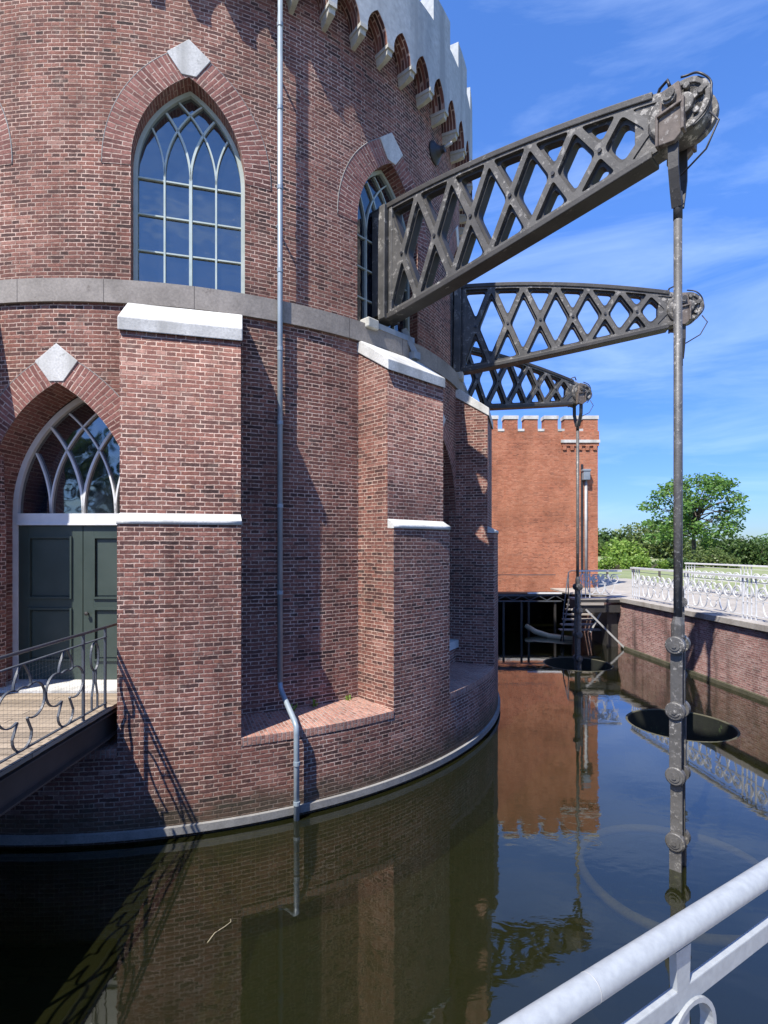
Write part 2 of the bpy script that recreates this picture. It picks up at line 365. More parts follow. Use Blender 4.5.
# ------------------------------------------------------------------ tower frame
CX,CY=-4.308,13.4145
RD=6.13; RLW=6.22; RPL=7.0
DA=-90.7                                                        # door bay
def P(a,r,z): a=R(a); return (r*cos(a), r*sin(a), z)            # tower-local polar
def frame(a):
    a=R(a); e=(cos(a),sin(a)); t=(-sin(a),cos(a))
    return lambda s,z,n: (e[0]*n+t[0]*s, e[1]*n+t[1]*s, z)      # s across, n outwards
tower=empty('round_pumping_station',(CX,CY,0))
tag(tower,'round brick pumping tower with pointed windows, buttresses and pale battlements, standing in the water','tower')

class Op:
    """pointed opening: centre angle, half width (m), bottom, spring, rise"""
    def __init__(s,a,hw,zb,zs,rise,depth,rad=None): s.R=rad or RD; s.a=a;s.hw=hw;s.zb=zb;s.zs=zs;s.rise=rise;s.d=depth; s.r=(hw*hw+rise*rise)/(2*hw)
    def top(s,x,e=0.0):
        x=abs(x); q=(s.r+e)**2-(x+s.r-s.hw)**2
        return s.zs+sqrt(max(q,0))
    def outline(s,e=0.0,n=14,close=True):
        """from bottom left up over the apex to bottom right"""
        hw=s.hw+e; rr=s.r+e; cx=s.hw-s.r                      # centre of right arc at +cx.. (negative)
        t1=acos(max(-1,min(1,-cx/rr)))                          # arc reaches x=0
        pts=[(-hw,s.zb)]
        for k in range(n+1): th=t1*k/n; pts.append((-(cx+rr*cos(th)), s.zs+rr*sin(th)))
        for k in range(n-1,-1,-1): th=t1*k/n; pts.append((cx+rr*cos(th), s.zs+rr*sin(th)))
        pts.append((hw,s.zb)); return pts
UP=[Op(a,.757,7.17,8.86,1.28,.24) for a in(-137,-107.8,-75,-43.7,-15,15,45)]
LO=[Op(DA,1.02,1.62,4.08,1.71,.56,RLW),Op(-30.6,1.02,1.62,4.08,1.71,.56,RLW),Op(30,1.02,1.62,4.08,1.71,.56,RLW),Op(-150,1.02,1.62,4.08,1.71,.56,RLW)]

def drum(mb,z0,z1,ops,RR):
    A=set(round(-180+k*1.0,4) for k in range(361))
    for o in ops:
        h=math.degrees(o.hw/RR)
        A={a for a in A if not(o.a-h-.4<a<o.a+h+.4)}
        n=26
        for k in range(n+1):
            x=-cos(pi*k/n); A.add(round(o.a+h*x,4))
    A=sorted(A)
    for a0,a1 in zip(A,A[1:]):
        mid=(a0+a1)/2; u0,u1=R(a0)*RR,R(a1)*RR
        op=None
        for o in ops:
            if abs(mid-o.a)<math.degrees(o.hw/RR): op=o
        def q(p,qz,pz,qz2):
            # strip between heights (p at a0, pz at a1) and (qz at a0, qz2 at a1)
            mb.quad([P(a0,RR,p),P(a1,RR,pz),P(a1,RR,qz2),P(a0,RR,qz)],[(u0,p),(u1,pz),(u1,qz2),(u0,qz)],True,True)
        if op is None: q(z0,z1,z0,z1)
        else:
            if op.zb>z0: q(z0,op.zb,z0,op.zb)
            t0=op.top(R(a0-op.a)*RR); t1=op.top(R(a1-op.a)*RR); q(t0,z1,t1,z1)
dm=MB(); drum(dm,.9,7.0,LO,RLW); drum(dm,7.0,12.6,UP,RD)
dm.build('drum_wall',M['brick'],tower)
# reveals
for o in UP+LO:
    rv=MB()
    pts=o.outline(); L=0
    fr=frame(o.a)
    for (x0,y0),(x1,y1) in zip(pts,pts[1:]):
        d=sqrt((x1-x0)**2+(y1-y0)**2)
        a0=o.a+math.degrees(x0/o.R); a1=o.a+math.degrees(x1/o.R)
        i0=fr(x0,y0,o.R*cos(R(a0-o.a))-o.d); i1=fr(x1,y1,o.R*cos(R(a1-o.a))-o.d)
        rv.quad([P(a0,o.R,y0),P(a1,o.R,y1),i1,i0],[(0,L),(0,L+d),(o.d,L+d),(o.d,L)]); L+=d
    rv.build('reveal',M['brick_arch'],tower)

# voussoir rings and keystones
def arch_ring(o,w,drop,kw):
    mb=MB(); n=40; tot=0
    t1=acos(max(-1,min(1,-(o.hw-o.r)/o.r))); fr=frame(o.a); cx=o.hw-o.r; RR=o.R+.007
    for sgn in(-1,1):
        prev=None; L=0
        seq=[('j',-drop)]+[('a',t1*k/n) for k in range(n+1)]
        for kind,v in seq:
            if kind=='j': pin=(o.hw,o.zs+v); pout=(o.hw+w,o.zs+v)
            else:
                pin=(cx+o.r*cos(v),o.zs+o.r*sin(v)); q=o.r+w; pout=(cx+q*cos(v),o.zs+q*sin(v))
                if pout[0]<0:                                   # clip outer edge at the centre line
                    tt=acos(-cx/q); pout=(0,o.zs+q*sin(tt))
                if pin[0]<0: pin=(0,o.zs+o.rise)
            if prev:
                d=sqrt((pout[0]-prev[1][0])**2+(pout[1]-prev[1][1])**2)*.8
                def m(p): return P(o.a+math.degrees(sgn*p[0]/o.R),RR,p[1])
                pts=[m(prev[0]),m(prev[1]),m(pout),m(pin)]; uv=[(0,L),(w,L),(w,L+d),(0,L+d)]
                if sgn<0: pts=pts[::-1]; uv=uv[::-1]
                mb.quad(pts,uv); 
                # extrados joint edge
                e0=P(o.a+math.degrees(sgn*prev[1][0]/o.R),o.R-.02,prev[1][1]); e1=P(o.a+math.degrees(sgn*pout[0]/o.R),o.R-.02,pout[1])
                mb.quad([pts[1],e0,e1,pts[2]] if sgn>0 else [pts[2],pts[1],e1,e0])
                L+=d
            prev=(pin,pout)
    ob=mb.build('arch',M['brick_arch'],tower)
    # pale joint line round the extrados
    jl=MB()
    for sgn in(-1,1):
        pts=[]
        q=o.r+w+.006; tt=acos(-cx/q)
        pts.append((o.hw+w+.006,o.zs-drop))
        for k in range(n+1): th=tt*k/n; pts.append((cx+q*cos(th),o.zs+q*sin(th)))
        jl.tube([P(o.a+math.degrees(sgn*x/o.R),o.R+.001,z) for x,z in pts],.009,4)
    jl.build('mortar_joint',M['kerb'],ob)
    ks=MB(); za=o.zs+o.rise
    zt=o.zs+sqrt((o.r+w)**2-(cx)**2)
    poly=[(0,zt+.11),(-kw,zt-.13),(-kw*.33,za+.012),(kw*.33,za+.012),(kw,zt-.13)]
    ks.prism(poly,lambda x,z,d:fr(x,z,d),o.R-.28,o.R+.018)
    ks.build('keystone',M['white_stone'],ob,bevel=.006)
    return ob
for o in UP: arch_ring(o,.37,.05,.29)
for o in LO: arch_ring(o,.37,.05,.29)

# stone band
def ring(mb,r0,r1,z0,z1,step=2.0,a0=-180,a1=180,top_in=None):
    n=int(round((a1-a0)/step))
    for k in range(n):
        b0=a0+k*step; b1=b0+step; u0,u1=R(b0)*r1,R(b1)*r1
        mb.quad([P(b0,r1,z0),P(b1,r1,z0),P(b1,r1,z1),P(b0,r1,z1)],[(u0,z0),(u1,z0),(u1,z1),(u0,z1)],True)
        mb.quad([P(b0,r1,z1),P(b1,r1,z1),P(b1,r0,z1),P(b0,r0,z1)],[(u0,z1),(u1,z1),(u1,z1+r1-r0),(u0,z1+r1-r0)])
        mb.quad([P(b0,r0,z0),P(b1,r0,z0),P(b1,r1,z0),P(b0,r1,z0)],[(u0,z0),(u1,z0),(u1,z0-.1),(u0,z0-.1)])
mb=MB(); ring(mb,RD-.05,6.265,6.86,7.17); mb.build('stone_band',M['band'],tower)
# plinth
pl=MB()
for k in range(180):
    b0=-180+2*k; b1=b0+2; u0,u1=R(b0)*RPL,R(b1)*RPL
    pl.quad([P(b0,RPL,-1.2),P(b1,RPL,-1.2),P(b1,RPL,1.035),P(b0,RPL,1.035)],[(u0,-1.2),(u1,-1.2),(u1,1.035),(u0,1.035)],True,True)
pl.build('plinth',M['brick'],tower)
def in_pil(b): return any(abs(((b-c+180)%360)-180)<w for c,w in PB)
HP=math.degrees(asin(.672/RPL)); PB=[(-165+30*k-(.2 if k==3 else 0), math.degrees(asin(.725/RPL)) if k==3 else HP) for k in range(12)]
LEDGE={}
edges=sorted(set([-180+2*k for k in range(181)]+[((c+sg*w+180)%360)-180 for c,w in PB for sg in(-1,1)]))
for b0,b1 in zip(edges,edges[1:]):
    u0,u1=R(b0)*RPL,R(b1)*RPL
    mid=(b0+b1)/2
    if in_pil(mid): continue
    sl=LEDGE.setdefault(int(((mid+180)%360)//30) if False else int(((mid+195)%360)//30),MB())
    r1=RPL+.006
    sl.quad([P(b0,r1,1.035),P(b1,r1,1.035),P(b1,r1,1.14),P(b0,r1,1.14)],[(0,u0),(0,u1),(.11,u1),(.11,u0)],True)
    sl.quad([P(b0,r1,1.14),P(b1,r1,1.14),P(b1,RD-.02,1.20),P(b0,RD-.02,1.20)],[(0,u0),(0,u1),(.88,u1),(.88,u0)])
    sl.quad([P(b0,RPL-.02,1.035),P(b1,RPL-.02,1.035),P(b1,r1,1.035),P(b0,r1,1.035)])
for sl in LEDGE.values(): sl.build('ledge',M['brick_sill'],tower)
kb=MB(); ring(kb,RPL-.03,RPL+.05,.05,.145); kb.build('kerb',M['kerb'],tower)
# pilasters
def pil(a,HL=.672):
    DL=6.964
    fr=frame(a); mb=MB()
    e=Vector((cos(R(a)),sin(R(a)),0)); t=Vector((-sin(R(a)),cos(R(a)),0))
    def q(pts,kind):
        pts=[Vector(p) for p in pts]
        if kind=='f': uv=[(R(a)*RPL+p.dot(t),p.z) for p in pts]
        else: uv=[(p.dot(e)+.115,p.z) for p in pts]
        mb.quad(pts,uv,kind=='f',kind=='f')
    ni=RD-.1; w=math.degrees(asin(HL/RPL)); nc=sqrt(RPL*RPL-HL*HL)
    n=6
    for k in range(n):                                          # lower face follows the plinth curve
        b0=a-w+2*w*k/n; b1=b0+2*w/n; q([P(b0,RPL,1.035),P(b1,RPL,1.035),P(b1,RPL,3.87),P(b0,RPL,3.87)],'f')
    for sg in(-1,1): q([fr(sg*HL,1.0,ni),fr(sg*HL,1.0,nc),fr(sg*HL,3.87,nc),fr(sg*HL,3.87,ni)][::sg],'s')
    n2=DL-.13; h2=HL-.004; zf,zw=6.28,6.70
    q([fr(-h2,3.86,n2),fr(h2,3.86,n2),fr(h2,zf,n2),fr(-h2,zf,n2)],'f')
    for sg in(-1,1): q([fr(sg*h2,3.86,ni),fr(sg*h2,3.86,n2),fr(sg*h2,zf,n2),fr(sg*h2,zw,ni+.1)][::sg],'s')
    q([fr(-h2,zf,n2),fr(h2,zf,n2),fr(h2,zw,ni),fr(-h2,zw,ni)],'f')
    ob=mb.build('pilaster',M['brick'],tower)
    st=MB(); 
    hw=HL+.035; n=DL+.035
    ns=8
    for k in range(ns):
        b0=a-w-.06+(2*w+.12)*k/ns; b1=b0+(2*w+.12)/ns; ro=RPL+.014; ri=n2-.03
        st.quad([P(b0,ro,3.865),P(b1,ro,3.865),P(b1,ro,3.922),P(b0,ro,3.922)],None,True,True)
        def top(b): d=1/cos(R(b-a)); return P(b,(n2-.002)*d,4.01)
        st.quad([P(b0,ro,3.922),P(b1,ro,3.922),top(b1),top(b0)],None,False,True)
        st.quad([P(b1,ro,3.865),P(b0,ro,3.865),P(b0,ri,3.865),P(b1,ri,3.865)],None,False,True)
        if k==0: st.quad([P(b0,ri,3.865),P(b0,ro,3.865),P(b0,ro,3.922),top(b0),P(b0,ri,4.01)],None,False,True)
        if k==ns-1: st.quad([P(b1,ro,3.865),P(b1,ri,3.865),P(b1,ri,4.01),top(b1),P(b1,ro,3.922)],None,False,True)
    st.build('string_course',M['white_stone'],ob)
    cp=MB(); hw=HL+.018; n=DL-.13+.035
    v=[]
    for sx in(-1,1):
        v+=[fr(sx*hw,6.69,RLW-.05),fr(sx*hw,6.255,n),fr(sx*hw,6.42,n),fr(sx*hw,6.845,RLW+.05),fr(sx*hw,6.845,RLW-.05)]
    cp.add(v,[[0,1,2,3,4],[9,8,7,6,5],[0,5,6,1],[1,6,7,2],[2,7,8,3],[3,8,9,4],[4,9,5,0]])
    cp.build('capstone',M['white_stone'],ob,bevel=.012)
for k in range(12): pil(-165+30*k-(.2 if k==3 else 0),.725 if k==3 else .672)
# windows
def tracery(mb,o,hw,zs,z0,bar,n_lights,fr,nn,thick,zrows,center_thick=1.7):
    r=(hw*hw+(o.rise-(o.hw-hw)*.9)**2)/(2*hw); cx=hw-r
    lights=[-hw+2*hw*k/n_lights for k in range(1,n_lights)]
    def inside(x,z):
        if z<zs: return abs(x)<=hw+1e-6
        return (abs(x)-cx)**2+(z-zs)**2<=r*r+1e-4
    for m in lights:
        w=bar*(center_thick if abs(m)<1e-6 else 1.0)
        if z0<zs-.01: mb.bar(fr(m,z0,nn),fr(m,zs+.02,nn),w,thick,side=Vector(fr(1,0,0)))
        for sg in(-1,1):
            pts=[]
            for k in range(0,60):
                th=k*.03; x=m+sg*(-r+r*cos(th)); z=zs+r*sin(th)
                if not inside(x,z): break
                pts.append(fr(x,z,nn))
            if len(pts)>2: mb.ribbon(pts,thick,bar*(1.25 if abs(m)<1e-6 else .9),Vector(fr(0,0,1)))
    for z in zrows: mb.bar(fr(-hw,z,nn-.004),fr(hw,z,nn-.004),bar*.8,thick*.8,side=Vector((0,0,1)))
    return r
def window(o):
    fr=frame(o.a); n=RD*cos(o.hw/RD)-o.d+.02
    w=MB(); fw=.056
    out=o.outline(-.0); inn=o.outline(-fw)
    out=[(out[0][0],o.zb+.0)]+out[1:]; 
    inn=[(x,z if i not in(0,len(inn)-1) else o.zb+.09) for i,(x,z) in enumerate(inn)]
    for dn,flip in((n,0),):
        for (a0,a1,b1,b0) in zip(out,out[1:],inn[1:],inn):
            pass
    N=len(out)
    v=[fr(x,z,n+.03) for x,z in out]+[fr(x,z,n+.03) for x,z in inn]+[fr(x,z,n-.05) for x,z in inn]
    f=[]
    for k in range(N-1):
        f+=[[k,N+k,N+k+1,k+1],[N+k,2*N+k,2*N+k+1,N+k+1]]
    f+=[[N-1,2*N-1,N,0],[2*N-1,3*N-1,2*N,N]]
    w.add(v,f)
    ob=w.build('window',M['frame_green'],tower)
    b=MB(); tracery(b,o,o.hw-fw,o.zs,o.zb+.09,.025,4,fr,n-.005,.045,[o.zb+.09+(o.zs-.06-o.zb-.09)*k/3 for k in(1,2,3)])
    b.build('glazing_bars',M['frame_green'],ob)
    g=MB(); g.prism(o.outline(-fw+.005),lambda x,z,d: fr(x,max(z,o.zb+.085),d),n-.034,n-.026)
    g.build('pane',M['glass'],ob)
for o in UP: window(o)
# doors
def door(o,name='door'):
    fr=frame(o.a); n=o.R*cos(o.hw/o.R)-o.d+.02; fw=.075
    d=MB(); ztr=4.0
    # white frame
    out=o.outline(); inn=o.outline(-fw); N=len(out)
    v=[fr(x,z,n+.03) for x,z in out]+[fr(x,z,n+.03) for x,z in inn]+[fr(x,z,n-.06) for x,z in inn]
    f=[]
    for k in range(N-1): f+=[[k,N+k,N+k+1,k+1],[N+k,2*N+k,2*N+k+1,N+k+1]]
    d.add(v,f)
    def bx(m,x0,x1,z0,z1,n0,n1): 
        m.prism([(x0,n0),(x1,n0),(x1,n1),(x0,n1)],lambda x,y,dd: fr(x,dd,y),z0,z1)
    hw=o.hw-fw+.002
    bx(d,-hw,hw,3.93,4.07,n-.05,n+.045); bx(d,-hw,hw,3.90,3.93,n-.05,n+.06)
    ob=d.build('door',M['white_paint'],tower)
    b=MB(); tracery(b,o,o.hw-fw,o.zs-.01,o.zs-.01,.028,4,fr,n-.005,.045,[],1.0); b.build('fanlight_bars',M['white_paint'],ob)
    g=MB(); pts=[(x,max(z,4.02)) for x,z in o.outline(-fw+.005)]; g.prism(pts,lambda x,z,dd: fr(x,z,dd),n-.036,n-.028); g.build('fanlight_pane',M['glass'],ob)
    for sg in(-1,1):
        lf=MB(); x0,x1=(.006,hw-.004) if sg>0 else(-hw+.004,-.006)
        bx(lf,x0,x1,1.66,3.895,n-.045,n-.012)
        # rails and stiles around recessed raised panels
        st=.15; zz=[1.66,1.95,2.0,2.68,2.80,3.72,3.895]
        y0,y1=n-.012,n+.012
        bx(lf,x0,x0+st,1.66,3.895,y0,y1); bx(lf,x1-st,x1,1.66,3.895,y0,y1)
        for a,b_ in((1.66,1.93),(2.70,2.83),(3.74,3.895)): bx(lf,x0+st+.001,x1-st-.001,a,b_,y0,y1)
        for a,b_ in((1.93,2.70),(2.83,3.74)):
            bx(lf,x0+st+.05,x1-st-.05,a+.05,b_-.05,y0,y0+.016)
            for q in((x0+st,x0+st+.03,a,b_),(x1-st-.03,x1-st,a,b_)): bx(lf,q[0],q[1],q[2]+.001,q[3]-.001,y0,y1+.026)
            for q in((x0+st+.031,x1-st-.031,a,a+.03),(x0+st+.031,x1-st-.031,b_-.03,b_)): bx(lf,q[0],q[1],q[2],q[3],y0,y1+.026)
        lo=lf.build('door_leaf',M['door_green'],ob)
        if sg>0:
            h=MB(); h.lathe([(.0,0),(.012,0),(.012,.03),(.028,.04),(.028,.06),(.0,.07)],Matrix.Translation(fr(x0+.07,2.62,n+.012))@Vector(fr(0,0,1)).to_track_quat('Z','Y').to_matrix().to_4x4(),12)
            h.build('door_knob',M['black_steel'],lo)
    s=MB(); bx(s,-o.hw+.002,o.hw-.002,1.50,1.655,n-.06,o.R-.02); s.build('doorstep',M['white_stone'],ob)
for o in LO: door(o)
# interior shell
it=MB()
for k in range(72):
    b0=-180+5*k; b1=b0+5
    it.quad([P(b1,5.1,1),P(b0,5.1,1),P(b0,5.1,6.6),P(b1,5.1,6.6)])
    it.quad([P(b1,5.0,7.0),P(b0,5.0,7.0),P(b0,5.0,12.5),P(b1,5.0,12.5)])
for z in(1.5,6.6,7.05,12.5): it.add([P(5*k,6.1,z) for k in range(72)],[list(range(72))])
it.build('interior_shell',M['plaster_dark'],tower)
# parapet on corbels
RP=6.43; pp=MB(); sf=MB()
CB=-46.6
def ptop(a):
    x=((a-CB)%5.0)/5.0                 # 0 at corbel
    if x<.13 or x>.87: return 11.74
    s=abs((x-.5)/.37); hw,rise=.37*5*pi/180*RP,.40
    r=(hw*hw+rise*rise)/(2*hw); xx=s*hw
    return 11.74+sqrt(max(r*r-(xx+r-hw)**2,0))
AA=[]
for c in range(72):
    for k in(0,.13,.1301,.15,.18,.22,.27,.32,.38,.44,.5,.56,.62,.68,.73,.78,.82,.85,.8699,.87): AA.append(CB-180+5*(c+k))
AA.append(CB+180)
for b0,b1 in zip(AA,AA[1:]):
    t0,t1=ptop(b0+1e-6),ptop(b1-1e-6); u0,u1=R(b0)*RP,R(b1)*RP
    pp.quad([P(b0,RP,t0),P(b1,RP,t1),P(b1,RP,13.03),P(b0,RP,13.03)],[(u0,t0),(u1,t1),(u1,13.03),(u0,13.03)],True,True)
    pp.quad([P(b0,RP,13.03),P(b1,RP,13.03),P(b1,RP-.32,13.03),P(b0,RP-.32,13.03)])
    pp.quad([P(b1,RP-.32,12.4),P(b0,RP-.32,12.4),P(b0,RP-.32,13.03),P(b1,RP-.32,13.03)])
    sf.quad([P(b1,RP-.001,t1),P(b0,RP-.001,t0),P(b0,RD-.05,t0),P(b1,RD-.05,t1)],[(u1,0),(u0,0),(u0,.3),(u1,.3)])
par=pp.build('parapet',M['render'],tower)
sf.build('arch_soffit',M['brick'],par)
rf=MB(); rf.add([P(5*k,RP-.31,12.62) for k in range(72)],[list(range(72))]); rf.build('roof_deck',M['coping'],tower)
for k in range(36):
    a0=-36+10*k
    if a0>180: a0-=360
    mb=MB(); n=4
    for i in range(n):
        b0=a0+6*i/n; b1=a0+6*(i+1)/n
        ro,ri=RP-.004,RP-.316
        for q in(([P(b0,ro,13.031),P(b1,ro,13.031),P(b1,ro,13.55),P(b0,ro,13.55)]),([P(b1,ri,13.031),P(b0,ri,13.031),P(b0,ri,13.55),P(b1,ri,13.55)]),([P(b0,ro,13.55),P(b1,ro,13.55),P(b1,ri,13.55),P(b0,ri,13.55)])): mb.quad(q,None,False,True)
    for b,fl in((a0,1),(a0+6,0)):
        q=[P(b,ro,13.031),P(b,ro,13.55),P(b,ri,13.55),P(b,ri,13.031)]; mb.quad(q if fl else q[::-1],None,False,True)
    mb.build('merlon',M['render'],par)
for k in range(-26,24):
    a=CB+5*k; fr=frame(a); mb=MB()
    mb.prism([(-.07,RD-.05),(.07,RD-.05),(.07,RP+.01),(-.07,RP+.01)],lambda x,y,d: fr(x,d,y),11.68,11.745)
    v=[fr(-.055,11.68,RD-.05),fr(.055,11.68,RD-.05),fr(.055,11.68,RP-.02),fr(-.055,11.68,RP-.02),fr(-.034,11.545,RD-.05),fr(.034,11.545,RD-.05),fr(.034,11.56,RD+.13),fr(-.034,11.56,RD+.13),
       fr(-.055,11.60,RP-.03),fr(.055,11.60,RP-.03)]
    mb.add(v,[[0,1,2,3],[2,9,8,3],[9,6,7,8],[4,7,6,5],[0,3,8,7,4],[1,5,6,9,2]])
    mb.build('corbel',M['corbel'],par)
# downpipe
PA=-63.6
dp=MB(); pr=.038
dp.tube([P(PA,6.31,12.7),P(PA,6.31,1.62)],pr,12)
dp.tube([P(PA,6.31,1.63),P(PA,6.33,1.56),P(PA,6.40,1.51),P(PA,7.03,1.27),P(PA,7.095,1.22),P(PA,7.105,1.13),P(PA,7.105,1.0),P(PA,7.105,-.4)],pr,12)
do=dp.build('downpipe',M['zinc'],tower)
cl=MB()
for z in(2.9,4.15,5.35,6.42,7.55,8.75,9.9,11.1): cl.cyl(P(PA,6.31,z),P(PA,6.31,z+.055),.045,12)
for z in(.72,.2): cl.cyl(P(PA,7.115,z),P(PA,7.115,z+.05),.045,12)
for z in(3.9,5.9,8.3,10.6): cl.bar(P(PA,6.31,z),P(PA,RD-.02,z),.025,.025)
cl.build('collar',M['zinc'],do)
# wall lamp
wl=MB(); f30=frame(-31.0)
Mx=Matrix.Translation(f30(0,11.10,RD-.005))@Vector(f30(0,0,1)).to_track_quat('Z','Y').to_matrix().to_4x4()
wl.lathe([(.20,0),(.205,.03),(.19,.05),(.12,.10),(.07,.17),(.06,.24),(.0,.25)],Mx,24)
wl_o=wl.build('wall_lamp',M['cable'],tower)
ar=MB(); ar.tube([f30(.0,11.12,RD+.22),f30(.03,11.17,RD+.30),f30(.05,11.20,RD+.36)],.03,8); ar.build('lamp_arm',M['grey_steel'],wl_o)
# weeds on the ledge
wd=MB(); rnd=random.Random(3)
for a in(-62.2,-58.5,-53.2):
    for q in range(9):
        b=a+rnd.uniform(-.5,.5); r=RD+.03+rnd.uniform(0,.10); p=Vector(P(b,r+.09,1.19)); d=Vector((rnd.uniform(-.06,.06),rnd.uniform(-.06,.06),rnd.uniform(.04,.11)))
        s=Vector((rnd.uniform(-1,1),rnd.uniform(-1,1),0)).normalized()*.014
        wd.quad([p-s*.4,p+s*.4,p+d+s,p+d-s])
# weeds are their own things (ground-rooted plants on the ledge)
wd.v=[(x+CX,y+CY,z) for x,y,z in wd.v]
wo=wd.build('weeds',M['leaf_bright']); tag(wo,'small green weeds sprouting along the brick ledge beside the downpipe','weeds',kind='stuff')

# ------------------------------------------------------------------ pump beams
def make_beam(tilt):
    root=empty('pump_beam',(0,0,0))
    def zt(x): t=max(x,-.6)/4.2; return 1.93-.10*t-.48*max(t,0)**1.9
    def zb(x): t=max(x,-.6)/4.2; return .0+.62*max(t,0)**1.12
    # flanges
    xs=[-.9+k*(5.05)/30 for k in range(31)]
    for name,fn,sg in(('flange',zt,-1),('flange',zb,1)):
        mb=MB(); hw=.135; th=.085
        v=[]
        for x in xs:
            z=fn(x)
            for y,dz in((-hw,0),(hw,0),(hw,sg*th),(-hw,sg*th)): v.append((x,y,z+dz))
        f=[[3,2,1,0],[(len(xs)-1)*4+k for k in range(4)]]
        for i in range(len(xs)-1):
            for k in range(4): l=(k+1)%4; f.append([i*4+k,i*4+l,(i+1)*4+l,(i+1)*4+k])
        mb.add(v,f); mb.build(name,M['iron'],root,bevel=.012)
    # lattice: one pierced web (dark, thin) with a thicker pierced rib frame, rounded holes
    from mathutils.geometry import tessellate_polygon
    x0=-.05; ends=4.36; n=7
    w=[.67,.67,.66,.63,.61,.58,.55]; tot=sum(w); w=[k*(ends-x0)/tot for k in w]
    xn=[x0]
    for k in w: xn.append(xn[-1]+k)
    def ztop(x): return zt(x)-.085
    def zbot(x): return zb(x)+.085
    X_=[]
    for i in range(n):
        a,b=xn[i],xn[i+1]; za,zb_,ta,tb=zbot(a),zbot(b),ztop(a),ztop(b)
        m1=(tb-za)/(b-a); m2=(zb_-ta)/(b-a); xc=(ta-za)/(m1-m2); X_.append((a+xc,za+m1*xc))
    def inset(poly,dist):
        N=len(poly); out=[]
        for k in range(N):
            p0,p1,p2=Vector(poly[k-1]),Vector(poly[k]),Vector(poly[(k+1)%N])
            d1=(p1-p0).normalized(); d2=(p2-p1).normalized(); n1=Vector((-d1.y,d1.x)); n2=Vector((-d2.y,d2.x))
            a1=p1+n1*dist[k-1]; a2=p1+n2*dist[k]; cr=d1.x*d2.y-d1.y*d2.x
            if abs(cr)<1e-6: return None
            t=((a2-a1).x*d2.y-(a2-a1).y*d2.x)/cr; out.append(a1+d1*t)
        ar=sum(out[k-1].x*out[k].y-out[k].x*out[k-1].y for k in range(N))
        for k in range(N):                                       # edges must keep direction
            if (out[(k+1)%N]-out[k]).dot(Vector(poly[(k+1)%N])-Vector(poly[k]))<=.02*(out[(k+1)%N]-out[k]).length: return None
        return out if ar>.004 else None
    def rounded(poly,rho,m=5):
        N=len(poly); out=[]
        for k in range(N):
            p0,p1,p2=poly[k-1],poly[k],poly[(k+1)%N]
            r0=min(rho,(p0-p1).length*.42); r2=min(rho,(p2-p1).length*.42)
            a=p1+(p0-p1).normalized()*r0; b=p1+(p2-p1).normalized()*r2
            for q in range(m+1): t=q/m; out.append(a*(1-t)**2+p1*2*t*(1-t)+b*t*t)
        return out
    def web(mb,half,bw,fw,rho):
        xs_=[.004+k*(ends-.004)/20 for k in range(21)]
        outer=[Vector((x,zb(x)+.05)) for x in xs_]+[Vector((x,zt(x)-.05)) for x in reversed(xs_)]
        holes=[]
        for i in range(n):
            a,b=xn[i],xn[i+1]; c=X_[i]
            holes.append(([(b,zbot(b)),c,(a,zbot(a))][::-1],[bw,bw,fw][::1],'b'))
            holes.append(([(a,ztop(a)),c,(b,ztop(b))],[bw,bw,fw],'t'))
            if i>0:
                p=X_[i-1]; holes.append(([p,(a,zbot(a)),c,(a,ztop(a))],[bw]*4,'d'))
        hs_=[]
        for poly,dist,kind in holes:
            if kind=='b': dist=[bw,bw,fw]; poly=[poly[0],poly[2],poly[1]] if False else poly
            ar=sum(poly[k-1][0]*poly[k][1]-poly[k][0]*poly[k-1][1] for k in range(len(poly)))
            if ar<0: poly=poly[::-1]
            dist=[]
            for k in range(len(poly)):
                u,v=poly[k],poly[(k+1)%len(poly)]
                flange=kind!='d' and not(tuple(u) in [tuple(q) for q in X_] or tuple(v) in [tuple(q) for q in X_])
                dist.append(fw if flange else bw)
            r=inset(poly,dist)
            if r and max(p.x for p in r)<ends-.02:
                if min(p.x for p in r)<.03: r=[Vector((max(p.x,.03),p.y)) for p in r]
                hs_.append(rounded(r,rho))
        loops=[outer]+[h[::-1] for h in hs_]
        tri=tessellate_polygon([[Vector((p.x,p.y,0)) for p in l] for l in loops])
        pts=[p for l in loops for p in l]; N=len(pts)
        fs=[]
        for t in tri:
            a,b,c=[pts[k] for k in t]; cr=(b.x-a.x)*(c.y-a.y)-(b.y-a.y)*(c.x-a.x)
            t=list(t) if cr>0 else list(t)[::-1]
            fs.append(t); fs.append([k+N for k in t][::-1])
        b=0
        for l in loops:
            for k in range(len(l)): fs.append([b+(k+1)%len(l),b+k,b+k+N,b+(k+1)%len(l)+N])
            b+=len(l)
        mb.add([(p.x,-half,p.y) for p in pts]+[(p.x,half,p.y) for p in pts],fs)
    lt=MB(); web(lt,.115,.043,.035,.06); lo=lt.build('lattice',M['iron_face'],root)
    wb=MB(); web(wb,.062,.078,.075,.09); wb.build('web',M['iron'],lo)
    bolts=MB()
    for cx,cz in X_[:-1]:
        for s in(-1,1): bolts.cyl((cx,s*.112,cz),(cx,s*.135,cz),.026,10)
    bolts.build('bolt',M['cable'],lo)
    # end plates at the wall
    ep=MB(); ep.prism([(-.62,.09),(.01,.09),(.01,1.84),(-.62,1.84)],lambda x,z,y:(x,y,z),-.085,.085)
    ep.span(-.34,-.20,-.17,.17,.088,1.86); ep.span(-.17,-.02,-.195,.195,.0,1.90); ep.span(.02,.085,-.13,.13,.09,1.83)
    ep.build('end_plate',M['iron_face'],root,bevel=.01)
    # rounded head
    hd=MB(); hx=4.40; hz=(zt(4.1)+zb(4.1))/2+.01; hr=.30
